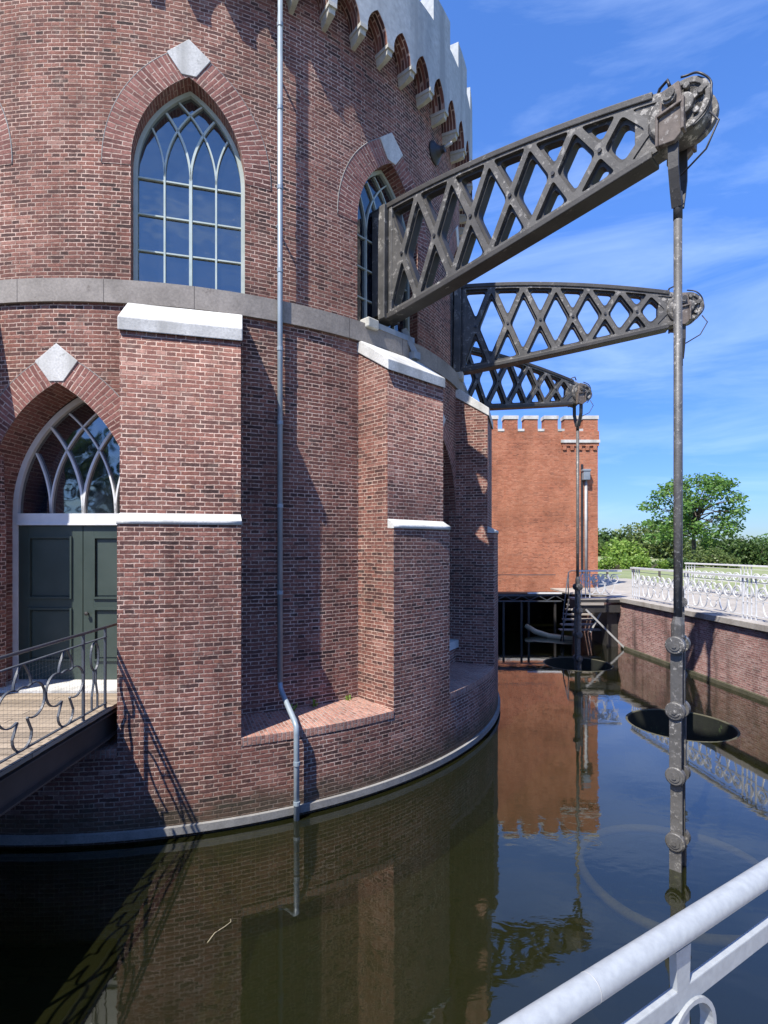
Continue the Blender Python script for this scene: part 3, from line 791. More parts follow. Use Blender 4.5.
    My=Matrix.Translation((hx,0,hz))@Matrix.Rotation(pi/2,4,'X')
    hd.lathe([(hr-.03,-.15),(hr,-.13),(hr,.13),(hr-.03,.15)],My,36)
    hd.prism([(3.95,zb(3.95)+.0),(hx,hz-hr+.02),(hx,hz+hr-.02),(3.95,zt(3.95))],lambda x,z,y:(x,y,z),-.10,.10)
    for s in(-1,1):
        Mz=Matrix.Translation((hx+.07,0,hz))@Matrix.Rotation(-s*pi/2,4,'X')
        hd.lathe([(.28,.10),(.28,.175),(.22,.175),(.22,.15),(.12,.15),(.12,.20),(.06,.21)],Mz,26)
        for k in range(6):
            th=k*pi/3+.3; hd.cyl((hx+.07+.19*cos(th),s*.14,hz+.19*sin(th)),(hx+.07+.19*cos(th),s*.20,hz+.19*sin(th)),.035,8)
        hd.bar((hx-.02,s*.17,hz-.08),(hx+.30,s*.17,hz+.10),.03,.07,side=(0,1,0))
    ho=hd.build('beam_head',M['iron_head'],root,bevel=.008)
    cb=MB()
    for y in(-.17,):
        pts=[]
        for k in range(26):
            th=1.5-k*2.6/25; rr=hr+.025+.006*sin(k*.9+y*9)
            pts.append((hx+.03+rr*cos(th),y+.02*sin(k*.7),hz+rr*sin(th)*1.0))
        cb.tube(pts,.012,6)
    cb.tube([(hx-.28,.05,hz+.33),(hx-.22,.03,hz+.47),(hx-.13,0,hz+.50),(hx-.10,-.02,hz+.40)],.018,6)
    cb.tube([(hx+.33,-.15,hz-.20),(hx+.42,-.18,hz-.35),(hx+.30,-.16,hz-.58),(hx+.05,-.12,hz-.72)],.011,6)
    cb.build('cable',M['cable'],ho)
    # clamp plate each side carrying the pin
    for s in(-1,1):
        cp=MB(); px=4.36
        cp.prism([(px-.11,hz-.36),(px+.05,hz-.38),(px+.12,hz-.32),(px+.12,hz+.08),(px+.09,hz+.25),(px-.08,hz+.22),(px-.11,hz-.02)],lambda x,z,y:(x,y,z),s*.155,s*.235)
        cp.span(px-.14,px-.11,min(s*.15,s*.255),max(s*.15,s*.255),hz-.37,hz-.02); cp.span(px+.115,px+.15,min(s*.15,s*.26),max(s*.15,s*.26),hz-.30,hz+.05)
        cp.bar((px-.12,s*.245,hz-.05),(px+.13,s*.245,hz+.0),.05,.03)
        co=cp.build('clamp_plate',M['rust'],root,bevel=.008)
        pn=MB(); pn.cyl((px,s*.2,hz+.10),(px,s*.28,hz+.10),.075,18); pn.cyl((px,s*.28,hz+.10),(px,s*.30,hz+.10),.05,12)
        pn.build('pin',M['iron_head'],co)
    root.rotation_euler[1]=tilt
    return root,hz
beam_labels=['large black lattice pump beam nearest the camera, tip raised against the sky','middle black lattice pump beam, jutting level from the tower','farthest and smallest-looking lattice pump beam, just above the orange building']
b0,HZ=make_beam(0)
ANG=[-44.2,-14.0,16.2]; TILT=[R(.3),R(.6),R(2.2)]
beams=[]
for i in range(3):
    b=b0 if i==0 else copy_tree(b0)
    a=R(ANG[i]); r=6.22
    b.location=(CX+r*cos(a),CY+r*sin(a),7.41); b.rotation_euler=(0,TILT[i],a)
    tag(b,beam_labels[i],'pump beam','lattice pump beams'); beams.append(b)
# brackets under the beams
for i,a in enumerate(ANG):
    fr=frame(a); mb=MB()
    for s in(.33,):
        mb.bar(fr(s,7.36,6.17),fr(s+.12,6.93,6.33),.09,.10)
        mb.box(fr(s+.12,6.90,6.30),(.16,.16,.12),R(a))
    mb.bar(fr(-.60,7.19,6.24),fr(.50,7.19,6.24),.09,.06,side=(0,0,1))
    mb.build('beam_bracket',M['lamp_grey'],tower)
    sb=MB(); sb.prism([(-.66,6.10),(-.42,6.10),(-.42,6.31),(-.66,6.31)],lambda x,y,d:fr(x,d,y),7.10,7.26); sb.build('padstone',M['corbel'],tower,bevel=.02)
# ------------------------------------------------------------------ pump rods
def make_rod(zpin):
    root=empty('pump_rod',(0,0,0))
    sp=MB()
    z0=zpin
    for s in(-1,1):
        pts=[(0,s*.165,z0+.02),(0,s*.165,z0-.55),(0,s*.16,z0-.75),(0,s*.10,z0-.95),(0,s*.035,z0-1.12)]
        sp.ribbon(pts,.105,.028,(1,0,0))
    sp.cyl((0,-.3,z0),(0,.3,z0),.05,12)
    sp.tube([(0,0,z0-.95),(0,0,z0-1.25)],.047,12)
    sp.build('strap',M['iron'],root)
    rd=MB(); rd.tube([(0,0,z0-1.15),(0,0,4.2),(0,0,2.55)],.044,14); rd.lathe([(.055,0),(.07,.05),(.07,.22),(.046,.30)],Matrix.Translation((0,0,2.5)),14)
    rd.build('rod',M['rod'],root)
    joints=[2.49,1.76,1.04,.31,-.4]
    for j,(za,zb_) in enumerate(zip(joints,joints[1:])):
        lk=MB()
        for s in((-1,1) if j%2 else(-1,1)):
            y=s*(.085 if j%2 else .045)
            lk.prism([(-.062,zb_-.02),(.062,zb_-.02),(.062,za+.02),(-.062,za+.02)],lambda x,z,d:(x,d,z),y-.018,y+.018)
        lk.build('link',M['rod'],root,bevel=.006)
    for za in joints[:-1]:
        bl=MB()
        for s in(-1,1):
            Mz=Matrix.Translation((0,0,za))@Matrix.Rotation(-s*pi/2,4,'X')
            bl.lathe([(.10,.05),(.102,.115),(.092,.123),(.086,.123),(.086,.132),(.056,.133),(.056,.143),(.024,.144),(.024,.155),(.0,.155)],Mz,24)
        bl.build('bolt',M['rod'],root)
    return root
rod_labels=['long grey jointed pump rod in the foreground, hanging straight down into the water','jointed pump rod hanging from the middle beam, hidden mostly behind the foreground rod','thin far pump rod hanging before the orange building and the wooden stair']
pins=[]
for b in beams:
    bpy.context.view_layer.update(); pins.append(b.matrix_world@Vector((4.38,0,HZ+.12)))
r0=make_rod(8.5)
for i in range(3):
    r=r0 if i==0 else copy_tree(r0)
    p=pins[i]; r.location=(p.x,p.y,p.z-8.5 if False else 0); r.rotation_euler=(0,0,R(ANG[i]))
    r.location.z=p.z-8.5
    tag(r,rod_labels[i],'pump rod','pump rods hanging from the beams')
# ------------------------------------------------------------------ pump cylinders
def make_cyl(zrim,zbot,mat_in=None,level=None):
    mb=MB(); n=48; ro,ri=1.02,.97
    prof=[(ro,zbot),(ro,zrim-.01),(ro-.01,zrim),(ri+.01,zrim),(ri,zrim-.01),(ri,zbot)]
    vs=[(r*cos(2*pi*k/n),r*sin(2*pi*k/n),z) for r,z in prof for k in range(n)]
    fs=[[i*n+k,i*n+(k+1)%n,(i+1)*n+(k+1)%n,(i+1)*n+k] for i in range(5) for k in range(n)]
    mb.add(vs,fs,False); return mb
cyl_labels=['sunken pump cylinder rim, a brown ring under water round the foreground rod','open mossy pump cylinder with dark inside, its rim at water level by the foreground rod','far dark pump cylinder rim at water level before the wooden stair']
for i in range(3):
    p=pins[i]; zr=(-.07,.004,.004)[i]
    root=empty('pump_cylinder',(p.x,p.y,-1.5)); tag(root,cyl_labels[i],'pump cylinder','pump cylinders below the rods')
    if i==0:
        mb=make_cyl(1.5-.22,0); mb.build('cylinder',M['moss_shade_in'],root)
        mb=MB(); mb.tube([((1.03+.01*sin(5*t))*cos(t),(1.03+.01*sin(5*t))*sin(t),1.5-.10++.015*sin(3*t)) for t in [2*pi*k/48 for k in range(48)]],.052,10,closed=True); mb.build('rim',M['silt'],root)
    else:
        mb=make_cyl(zr+1.5,0); mb.build('cylinder',M['moss'],root)
    if i>0:
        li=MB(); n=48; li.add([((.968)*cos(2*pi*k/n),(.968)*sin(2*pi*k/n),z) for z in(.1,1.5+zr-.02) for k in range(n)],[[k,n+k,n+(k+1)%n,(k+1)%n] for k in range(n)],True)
        li.build('lining',M['moss_shade_in'],root)
        wi=MB(); wi.add([(.966*cos(2*pi*k/n),.966*sin(2*pi*k/n),1.5-.9) for k in range(n)],[list(range(n))]); wi.build('inner_water',M['water'],root)

# ------------------------------------------------------------------ water, ground
holes=[(pins[1].x,pins[1].y),(pins[2].x,pins[2].y)]
wm=MB(); X0,X1,Y0,Y1=-40,9.6,-6,31.5; h=1.35
def rect(a,b,c,d,z=0,mb=None): (mb or wm).quad([(a,c,z),(b,c,z),(b,d,z),(a,d,z)])
ys=[Y0]
for hx,hy in holes:
    rect(X0,X1,ys[-1],hy-h); rect(X0,hx-h,hy-h,hy+h); rect(hx+h,X1,hy-h,hy+h); ys.append(hy+h)
    n=48; ring_=[(hx+1.005*cos(2*pi*(k+.5)/n),hy+1.005*sin(2*pi*(k+.5)/n)) for k in range(n)]
    sq=[]
    for k in range(n):
        c,s=cos(2*pi*(k+.5)/n),sin(2*pi*(k+.5)/n); m=max(abs(c),abs(s)); sq.append((hx+h*c/m,hy+h*s/m))
    for k in range(n):
        l=(k+1)%n; wm.quad([(*ring_[k],0),(*sq[k],0),(*sq[l],0),(*ring_[l],0)])
    for q in(1,3,5,7):
        th=q*pi/4; ks=[k for k in range(n)]
        cc=(hx+h*(1 if cos(th)>0 else -1),hy+h*(1 if sin(th)>0 else -1))
        k=int(round(th/(2*pi)*n-.5))
        pts=[p for p in(sq[k%n],cc,sq[(k+1)%n])]
        cand=sorted(range(n),key=lambda j:(sq[j][0]-cc[0])**2+(sq[j][1]-cc[1])**2)[:2]
        a,b=sorted(cand); 
        if (a,b)==(0,n-1): a,b=b,a
        wm.quad([(*sq[a],0),(*cc,0),(*sq[b],0)])
rect(X0,X1,ys[-1],Y1)
for i,f in enumerate(wm.f):
    a,b,c=[Vector(wm.v[k]) for k in f[:3]]
    if (b-a).cross(c-a).z<0: wm.f[i]=f[::-1]
tag(wm.build('water',M['water']),kind='structure')
bd=MB(); rect(X0,X1+1,Y0,Y1,-1.5,bd); tag(bd.build('canal_bed',M['soil']),kind='structure')

def qx(y): return 8.85-.0703*(y-12.38)                  # quay wall face
GZ=1.66; g=MB()
g.add([(qx(-40)+.3,-40,GZ),(500,-40,GZ),(500,24.6,GZ),(qx(24.6)+.3,24.6,GZ)],[[0,1,2,3]])
g.add([(-500,24.6,GZ),(500,24.6,GZ),(900,900,GZ),(-900,900,GZ)],[[0,1,2,3]])
g.add([(-500,-40,GZ),(-16,-40,GZ),(-16,24.6,GZ),(-500,24.6,GZ)],[[0,1,2,3]])
tag(g.build('lawn',M['grass']),kind='structure')
pt=MB(); pt.add([(qx(-40)+.3,-40,GZ+.06),(qx(-40)+7.2,-40,GZ+.06),(qx(25)+6.0,25,GZ+.06),(qx(25)+6,31,GZ+.06),(qx(25)+1.0,31,GZ+.06),(qx(18.9)+.2,18.9,GZ+.06)],[[0,1,2,3,4,5]])
tag(pt.build('path',M['paving']),kind='structure')
# quay wall
q=MB(); ya,yb=5.0,18.9
def qwall(y0,y1,z0,z1,out,inn,mb):
    v=[(qx(y0)-out,y0,z0),(qx(y1)-out,y1,z0),(qx(y1)+inn,y1,z0),(qx(y0)+inn,y0,z0)]
    mb.add([*v,*[(a,b,z1) for a,b,_ in v]],[[3,2,1,0],[4,5,6,7],[0,1,5,4],[1,2,6,5],[2,3,7,6],[3,0,4,7]])
quay=empty('quay_wall',(qx(12),12,0)); tag(quay,'weathered reddish brick quay wall with stone coping on the right bank','wall')
OFF=(qx(12),12,0)
qwall(ya,yb,-1.4,1.62,0,.45,q); q.build('brick_face',M['brick_quay'],quay,off=OFF)
q=MB(); qwall(ya,yb,1.62,1.775,.09,.46,q); q.build('coping',M['coping'],quay,off=OFF,bevel=.012)
q=MB(); qwall(ya,yb,-.05,.10,.07,.0,q); q.build('footing',M['moss'],quay,off=OFF,bevel=.01)
q=MB(); q.span(qx(18.9)-.01,9.5,18.905,24.0,-1.4,1.60); q.build('return_wall',M['brick_quay'],quay,off=OFF)
q=MB(); q.span(qx(18.9)-.05,9.5,18.905,23.95,1.601,1.735); q.build('coping',M['coping'],quay,off=OFF)
# near bank: platform the photo was taken from
nb=MB(); D=Vector((.5145,.311)).normalized()
def rl(s,side=0.0): p=Vector((.1895,.674))+D*s; nrm=Vector((D.y,-D.x)); return p+nrm*side
e0=rl(-9,-.12); e1=rl(9.9,-.12)
poly=[(e0.x,e0.y),(e1.x,e1.y),(e1.x+.9,e1.y-2),(e1.x+.9,-30),(-16,-30),(-16,e0.y)]
nb.prism(poly,lambda x,y,d:(x,y,d),-1.4,2.0); tag(nb.build('near_bank',M['paving']),kind='structure')

# ------------------------------------------------------------------ foreground railing
fg=empty('foreground_railing',(rl(.5).x,rl(.5).y,2.0)); tag(fg,'pale galvanised tubular railing with scrolls at the lower right, nearest the camera','railing')
OF=(rl(.5).x,rl(.5).y,2.0)
def r3(s,z,side=0): p=rl(s,side); return (p.x,p.y,z)
mb=MB(); mb.tube([r3(-3,3.0),r3(-1.13,3.0),r3(4,3.0),r3(8.5,3.0)],.0185,24); to=mb.build('top_rail',M['galv'],fg,off=OF)
for s in(-.7,.105,2.3):
    mb=MB(); mb.tube([r3(s,3.0),r3(s+.0015,3.0)],.0188,24); mb.build('rail_joint',M['grey_steel'],to,off=OF)
nrm=Vector((D.y,-D.x,0))
mb=MB(); mb.bar(r3(-3,2.897),r3(8.5,2.897),.034,.012,side=(0,0,1)); mb.bar(r3(-3,2.12),r3(8.5,2.12),.03,.012,side=(0,0,1)); mb.build('flat_rail',M['galv'],fg,off=OF,bevel=.002)
for k in range(-4,12):
    s=.319+k*.74
    mb=MB(); mb.prism([(-.016,2.9),(.016,2.9),(.020,2.975),(-.020,2.975)],lambda x,z,d:(rl(s+x,d).x,rl(s+x,d).y,z),-.006,.006)
    mb.prism([(-.016,2.0),(.016,2.0),(.016,2.878),(-.016,2.878)],lambda x,z,d:(rl(s+x,d).x,rl(s+x,d).y,z),-.006,.006)
    mb.build('post',M['galv'],fg,off=OF)
    mb=MB()
    for cs,rr in((.02,.062),(.43,.062),(.57,.062)):
        mb.ribbon([r3(s+cs+rr*cos(2*pi*j/28),2.884-rr+rr*sin(2*pi*j/28)) for j in range(28)],.022,.008,nrm,closed=True)
    for cs in(.2,.5):
        mb.ribbon([r3(s+cs+.17*cos(2*pi*j/36)*(1+.25*cos(4*2*pi*j/36)),2.42+.2*sin(2*pi*j/36)*(1+.25*cos(4*2*pi*j/36))) for j in range(36)],.022,.008,nrm,closed=True)
    mb.build('scrollwork',M['galv'],fg,off=OF)
# ------------------------------------------------------------------ foot bridge
BX0,BX1=-6.3,-3.33; BYA,BYB=.3,7.22; DZ=1.62  # left edge pushed out of view to widen the bridge shadow
fb=empty('foot_bridge',((BX0+BX1)/2,4.0,DZ)); tag(fb,'small wooden-decked footbridge with iron railings leading to the green door','footbridge')
FO=((BX0+BX1)/2,4.0,DZ)
mb=MB(); yy=BYA; rr=random.Random(5)
while yy<BYB:
    w=.145; y1=min(yy+w,BYB); dx=rr.uniform(-.012,.012)
    mb.span(BX0+.02,BX1-.055+dx*.3,yy,y1-.007,DZ-.045+rr.uniform(-.003,.003),DZ+rr.uniform(-.003,.003)); yy+=w
mb.build('deck_boards',M['deck'],fb,off=FO)
mb=MB(); mb.span(BX1-.05,BX1+.02,BYA,BYB-.35,DZ-.015,DZ+.03); mb.span(BX0-.02,BX0+.05,BYA,BYB-.35,DZ-.015,DZ+.03); mb.build('edge_board',M['deck'],fb,off=FO)
for x in(BX1-.05,BX0+.05,(BX0+BX1)/2):
    mb=MB(); mb.span(x-.008,x+.008,BYA,BYB-.4,DZ-.34,DZ-.052); mb.span(x-.07,x+.07,BYA,BYB-.4,DZ-.355,DZ-.335); mb.span(x-.07,x+.07,BYA,BYB-.4,DZ-.07,DZ-.052)
    mb.build('girder',M['brown_steel'],fb,off=FO)
mb=MB()
for y in(1.2,2.4,3.6,4.8,6.0): mb.span(BX0+.12,BX1-.12,y-.05,y+.05,DZ-.30,DZ-.08)
mb.build('cross_beam',M['brown_steel'],fb,off=FO)
mb=MB(); mb.span(-10,-2.6,.2,2.1,-1.2,DZ-.36); mb.build('skylight_block',M['brick'],fb,off=FO)  # unseen block added to keep skylight off the plinth below the bridge
def lobed(c,rx,parts,n=72):
    """outline of a union of circles (cx,cz,r) seen from the centre c"""
    out=[]
    for k in range(n):
        th=2*pi*k/n; d=(cos(th),sin(th)); best=0
        for cx,cz,r in parts:
            b=cx*d[0]+cz*d[1]; disc=b*b-(cx*cx+cz*cz-r*r)
            if disc>0: best=max(best,b+sqrt(disc))
        out.append((c[0]+d[0]*best*rx,c[1]+d[1]*best))
    return out
for x in(BX1-.02,BX0+.02):
    rl_o=MB()
    rl_o.tube([(x,BYA,DZ+1.0),(x,BYB-.40,DZ+1.0)],.017,8); rl_o.bar((x,BYA,DZ+.885),(x,6.47,DZ+.885),.03,.012,side=(1,0,0)); rl_o.bar((x,BYA,DZ+.09),(x,6.47,DZ+.09),.03,.012,side=(1,0,0))
    ro=rl_o.build('railing',M['rail_dark'],fb,off=FO)
    for k,y in enumerate((6.45,5.98,4.62,3.26,1.9,.5)):
        mb=MB(); mb.span(x-.012,x+.012,y-.014,y+.014,DZ-.02 if k else DZ+.03,DZ+1.0); mb.build('post',M['rail_dark'],ro,off=FO)
    mb=MB()
    for y0,y1 in((5.98,5.32),(5.30,4.64),(4.60,3.96),(3.94,3.28),(3.24,2.58),(2.56,1.92),(1.88,1.22)):
        c=((y0+y1)/2,DZ+.46); hw=abs(y0-y1)/2
        pts=lobed(c,1.0,[(-.165,.05,hw-.165),(.165,.05,hw-.165),(0,-.24,.135),(0,.05,.16)])
        mb.ribbon([(x,p[0],p[1]) for p in pts],.022,.012,(1,0,0),closed=True)
        for sg in(-1,1):
            mb.ribbon([(x,c[0]+sg*(.125*cos(j*.155)),c[1]+.20+j*.0245) for j in range(10)],.022,.012,(1,0,0))
    # slim twin-loop panel by the door
    for cz,hh in((.72,.13),):
        mb.ribbon([(x,6.215+.085*cos(2*pi*j/24),DZ+.70+.16*sin(2*pi*j/24)) for j in range(24)],.022,.012,(1,0,0),closed=True)
    for dy in(-.06,.06): mb.ribbon([(x,6.215+dy*(1 if z<.4 else .4 if z<.56 else 1),DZ+z) for z in(.09,.25,.4,.47,.54)],.022,.012,(1,0,0))
    mb.build('ornament',M['rail_dark'],ro,off=FO)
    wmsh=MB(); xs=x+.02 if x<-5 else x-.018
    y=BYA
    while y<6.46: wmsh.bar((xs,y,DZ+.10),(xs,y,DZ+(.88 if x>-5 else .88)),.0010,.0010); y+=.05
    z=DZ+.13
    while z<DZ+.88: wmsh.bar((xs,BYA,z),(xs,6.46,z),.0010,.0010); z+=.05
    wmsh.build('wire_mesh',M['rail_dark'],ro,off=FO)
# ------------------------------------------------------------------ far orange brick building
hb=empty('crenellated_brick_building',(4.6,24.1,1.5)); HO=(4.6,24.1,1.5)
tag(hb,'orange brick building with square battlements behind the tower and wooden landing','building')
bx0,bx1,by0,by1=-3.0,9.56,24.0,31.0
mb=MB(); mb.span(bx0,bx1,by0,by1,1.52,8.72); mb.build('wall',M['brick_new'],hb,off=HO)
mb=MB(); mb.span(bx0,bx1,by0-.03,by1,1.42,1.515); mb.build('stone_lintel',M['white_stone'],hb,off=HO)
k=0; xw=9.56
m_w=.60; per=.895
for k in range(14):
    x1=9.56-per*k; x0=x1-m_w
    if k==0: x0=x1-.66
    mm=MB(); mm.span(x0,x1,by0,by0+.45,8.721,9.26); mo=mm.build('merlon',M['brick_new'],hb,off=HO)
    cc=MB(); cc.span(x0-.03,x1+.03,by0-.03,by0+.48,9.262,9.42); cc.build('coping',M['white_stone'],mo,off=HO)
    ss=MB(); ss.span(x0-per+m_w+.002,x0-.002,by0-.02,by0+.47,8.722,8.83); ss.build('coping',M['white_stone'],mo,off=HO)
for k in range(1,7):
    y0=by0+.45+1.0*k-.6
    mm=MB(); mm.span(bx1-.45,bx1-.001,y0,y0+.6,8.721,9.26); mo=mm.build('merlon',M['brick_new'],hb,off=HO)
    cc=MB(); cc.span(bx1-.48,bx1+.03,y0-.03,y0+.63,9.262,9.42); cc.build('coping',M['white_stone'],mo,off=HO)
tq=MB(); tq.span(7.95,bx1+.04,by0-.05,by0+.3,8.06,8.72); 
for k in range(5): tq.span(7.98+.34*k+.0,7.98+.34*k+.16,by0-.052,by0+.2,7.88,8.06)
to=tq.build('corner_turret',M['brick_new'],hb,off=HO)
sc=MB(); sc.span(7.90,bx1+.07,by0-.09,by0+.3,8.20,8.33); sc.build('string_course',M['white_stone'],to,off=HO)
ph=MB(); ph.tube([(9.0,by0-.07,6.55),(9.0,by0-.07,1.75)],.06,10); po=ph.build('downpipe',M['grey_steel'],hb,off=HO)
hh=MB(); hh.span(8.83,9.13,by0-.26,by0-.002,6.52,6.98); hh.span(8.80,9.16,by0-.28,by0-.001,6.90,7.0); hh.build('hopper',M['lamp_grey'],po,off=HO,bevel=.02)
sl_=MB(); sl_.span(8.80,8.90,by0-.02,by0+.2,2.4,7.25); sl_.build('pipe_shadow_strip',M['cable'],hb,off=HO)  # flat black strip painted in as the shadow beside the downpipe
fl=MB(); fl.span(9.28,9.42,by0-.14,by0-.002,1.95,2.15); fl.build('meter_box',M['rust'],hb,off=HO)
# dark culvert under it
cv=MB()
cv.span(-3,bx1+.0,30.5,30.9,-1.4,1.41); cv.span(9.05,9.55,24.2,30.5,-1.4,1.41); cv.span(-3,-2.5,24.2,30.5,-1.4,1.41); cv.span(-2.5,9.05,24.05,30.5,1.30,1.41)
cv.build('culvert',M['black_steel'],hb,off=HO)
# ------------------------------------------------------------------ wooden landing, stair, steel walkway
ld=empty('landing',(7.6,19.6,1.5)); LO3=(7.6,19.6,1.5); tag(ld,'small landing stage of boards on black beams beside the quay wall end','landing')
mb=MB(); mb.span(6.80,8.36,19.0,19.78,1.66,1.72); mb.span(7.4,8.36,21.6,23.9,1.66,1.72); mb.build('deck_boards',M['tread'],ld,off=LO3)
mb=MB(); mb.span(6.86,8.32,18.95,18.99,1.60,1.70); mb.build('fascia',M['black_steel'],ld,off=LO3)
mb=MB(); mb.span(6.95,7.75,18.90,18.945,1.51,1.60); mb.build('white_edge',M['tread'],ld,off=LO3)
mb=MB(); mb.span(6.98,8.34,18.96,19.16,1.25,1.50); mb.span(6.82,6.95,19.2,19.75,1.35,1.65); mb.build('beam',M['black_steel'],ld,off=LO3)
mb=MB(); mb.bar((7.10,18.88,1.36),(8.36,18.7,.06),.06,.06); mb.build('strut',M['grey_steel'],ld,off=LO3)
mb=MB(); mb.bar((7.72,19.1,1.24),(7.42,19.3,.50),.06,.06); mb.build('strut',M['grey_steel'],ld,off=LO3)
mb=MB(); mb.span(7.98,8.36,19.2,20.6,-1.2,1.24); mb.build('pier',M['black_steel'],ld,off=LO3)
sr=empty('stair',(7.3,20.4,0)); SO=(7.3,20.4,0); tag(sr,'open wooden stair going down from the landing to the water','stair')
nst=7
for k in range(nst):
    z=1.45-k*.155; y=21.5-k*.27; x=7.45-.15*k
    mb=MB(); mb.span(x-.05,x+1.45,y-.13,y+.13,z-.045,z); mb.build('tread',M['tread'],sr,off=SO)
mb=MB(); mb.bar((7.45,21.6,1.5),(6.45,19.55,.2),.05,.22,side=(1,0,0)); mb.bar((8.98,21.6,1.5),(8.0,19.55,.2),.05,.22,side=(1,0,0)); mb.build('stringer',M['black_steel'],sr,off=SO)
mb=MB()
mb.tube([(6.55,19.6,1.2),(7.35,21.4,2.55),(7.5,21.5,2.6),(8.6,21.5,2.6)],.022,6)
mb.tube([(6.55,19.6,1.2),(6.55,19.6,.1)],.022,6); mb.tube([(7.35,21.4,2.5),(7.35,21.4,1.5)],.022,6)
mb.build('handrail',M['rail_dark'],sr,off=SO)
wk=empty('steel_walkway',(5.9,22.6,1.4)); WO=(5.9,22.6,1.4); tag(wk,'narrow black steel walkway crossing before the dark culvert under the orange building','walkway')
mb=MB(); mb.span(3.9,7.4,22.4,23.2,1.58,1.62); mb.build('deck',M['black_steel'],wk,off=WO)
mb=MB(); mb.span(5.98,7.4,22.32,22.37,1.60,1.665); mb.build('pale_edge',M['white_paint'],wk,off=WO)
mb=MB(); mb.span(3.9,7.4,22.36,22.42,1.27,1.32); mb.span(3.9,7.4,22.40,22.46,1.51,1.575)
x=4.0
while x<6.9: mb.bar((x,22.39,1.33),(x+.35,22.39,1.52),.03,.03); mb.bar((x+.35,22.39,1.52),(x+.7,22.39,1.33),.03,.03); x+=.7
mb.build('truss',M['rail_dark'],wk,off=WO)
for x in(5.0,5.75,6.05,7.15):
    mb=MB(); mb.span(x-.04,x+.04,22.42,22.5,-1.2,1.27); mb.build('post',M['black_steel'],wk,off=WO)
mb=MB(); mb.tube([(3.9,23.15,2.35),(7.4,23.15,2.35)],.016,6); mb.build('handrail',M['rail_dark'],wk,off=WO)
# floating timber fender
fd=empty('floating_timber',(6.6,21.0,0)); tag(fd,'long yellowish curved timber fender floating beside the stair','timber')
mb=MB(); mb.tube([(5.9,22.2,.28),(6.1,21.6,.14),(6.45,21.0,.06),(6.9,20.6,.05),(7.2,20.5,.06)],[.10,.11,.12,.12,.10],10); mb.build('log',M['timber'],fd,off=(6.6,21.0,0))
# ------------------------------------------------------------------ quay railings
def quay_rail(name,pts,label,ztop,mod=2.62,fine=True):
    o=empty(name,(pts[0].x,pts[0].y,1.77)); tag(o,label,'railing'); OO=(pts[0].x,pts[0].y,1.77)
    d=(pts[1]-pts[0]); L=d.length; d.normalize(); nr=Vector((d.y,-d.x,0)); 
    def q(s,z,side=0): p=pts[0]+d*s+Vector((d.y,-d.x))*side; return (p.x,p.y,z)
    zb=1.775
    mb=MB(); mb.bar(q(0,ztop-.03),q(L,ztop-.03),.13,.055,side=nr); mb.build('top_rail',M['rail_white'],o,off=OO)
    mb=MB(); mb.bar(q(0,ztop-.16),q(L,ztop-.16),.03,.014,side=nr); mb.bar(q(0,zb+.10),q(L,zb+.10),.03,.014,side=nr); mb.build('flat_rail',M['rail_white'],o,off=OO)
    s=.25; 
    while s<L-.2:
        # posts in pairs
        pm=MB()
        for ds in(-.22,-.07,.07,.22): pm.bar(q(s+ds,zb-.02),q(s+ds,ztop-.06),.032,.032 if abs(ds)>.1 else .02,side=nr)
        pm.bar(q(s-.22,zb+.42),q(s+.22,zb+.42),.03,.012,side=nr)
        pm.ribbon([q(s+.13*cos(2*pi*j/22),zb+.68+.15*sin(2*pi*j/22)) for j in range(22)],.03,.03,nr,closed=True)
        pm.build('post',M['rail_white'],o,off=OO)
        mo=MB()
        for side_ in(0,1):
            base=s+(.42 if side_==0 else mod-.42-.66)
            for k in range(3):
                cs=base+k*.33; cz=zb+.66
                mo.ribbon([q(cs+.135*cos(2*pi*j/20),cz+.15*sin(2*pi*j/20)) for j in range(20)],.03,.030,nr,closed=True)
                sp=[]
                for j in range(16): th=j*.42; rr=.11-.006*j; sp.append(q(cs+rr*cos(th),cz+rr*sin(th)))
                mo.ribbon(sp,.028,.026,nr)
            mo.bar(q(base-.16,zb+.47),q(base+.82,zb+.47),.03,.028,side=nr)
            for k in range(2):
                cs=base+.165+.33*k
                mo.ribbon([q(cs+.15*cos(pi+pi*j/12),zb+.45+.33*sin(pi+pi*j/12)*(1)) for j in range(13)],.03,.022,nr)
        pts2=lobed((s+mod/2,zb+.5),1.0,[(-.12,.0,.15),(.12,.0,.15),(0,-.22,.12),(0,.22,.12)],40)
        mo.ribbon([q(p[0],p[1]) for p in pts2],.025,.014,nr,closed=True)
        mo.build('scroll_panel',M['rail_white'],o,off=OO)
        s+=mod
    return o
V2=lambda x,y: Vector((x,y))
quay_rail('quay_railing',[V2(qx(18.8)+.28,18.8),V2(qx(5.5)+.28,5.5)],'white ornamental cast railing along the quay wall edge',2.86)
quay_rail('path_railing',[V2(12.7,22.6),V2(15.9,9.0)],'second white railing, on the far side of the pale path behind the quay railing',2.90)
quay_rail('landing_railing',[V2(6.85,19.12),V2(8.42,19.06)],'short pale railing on the landing beside the orange building',2.74,1.2)
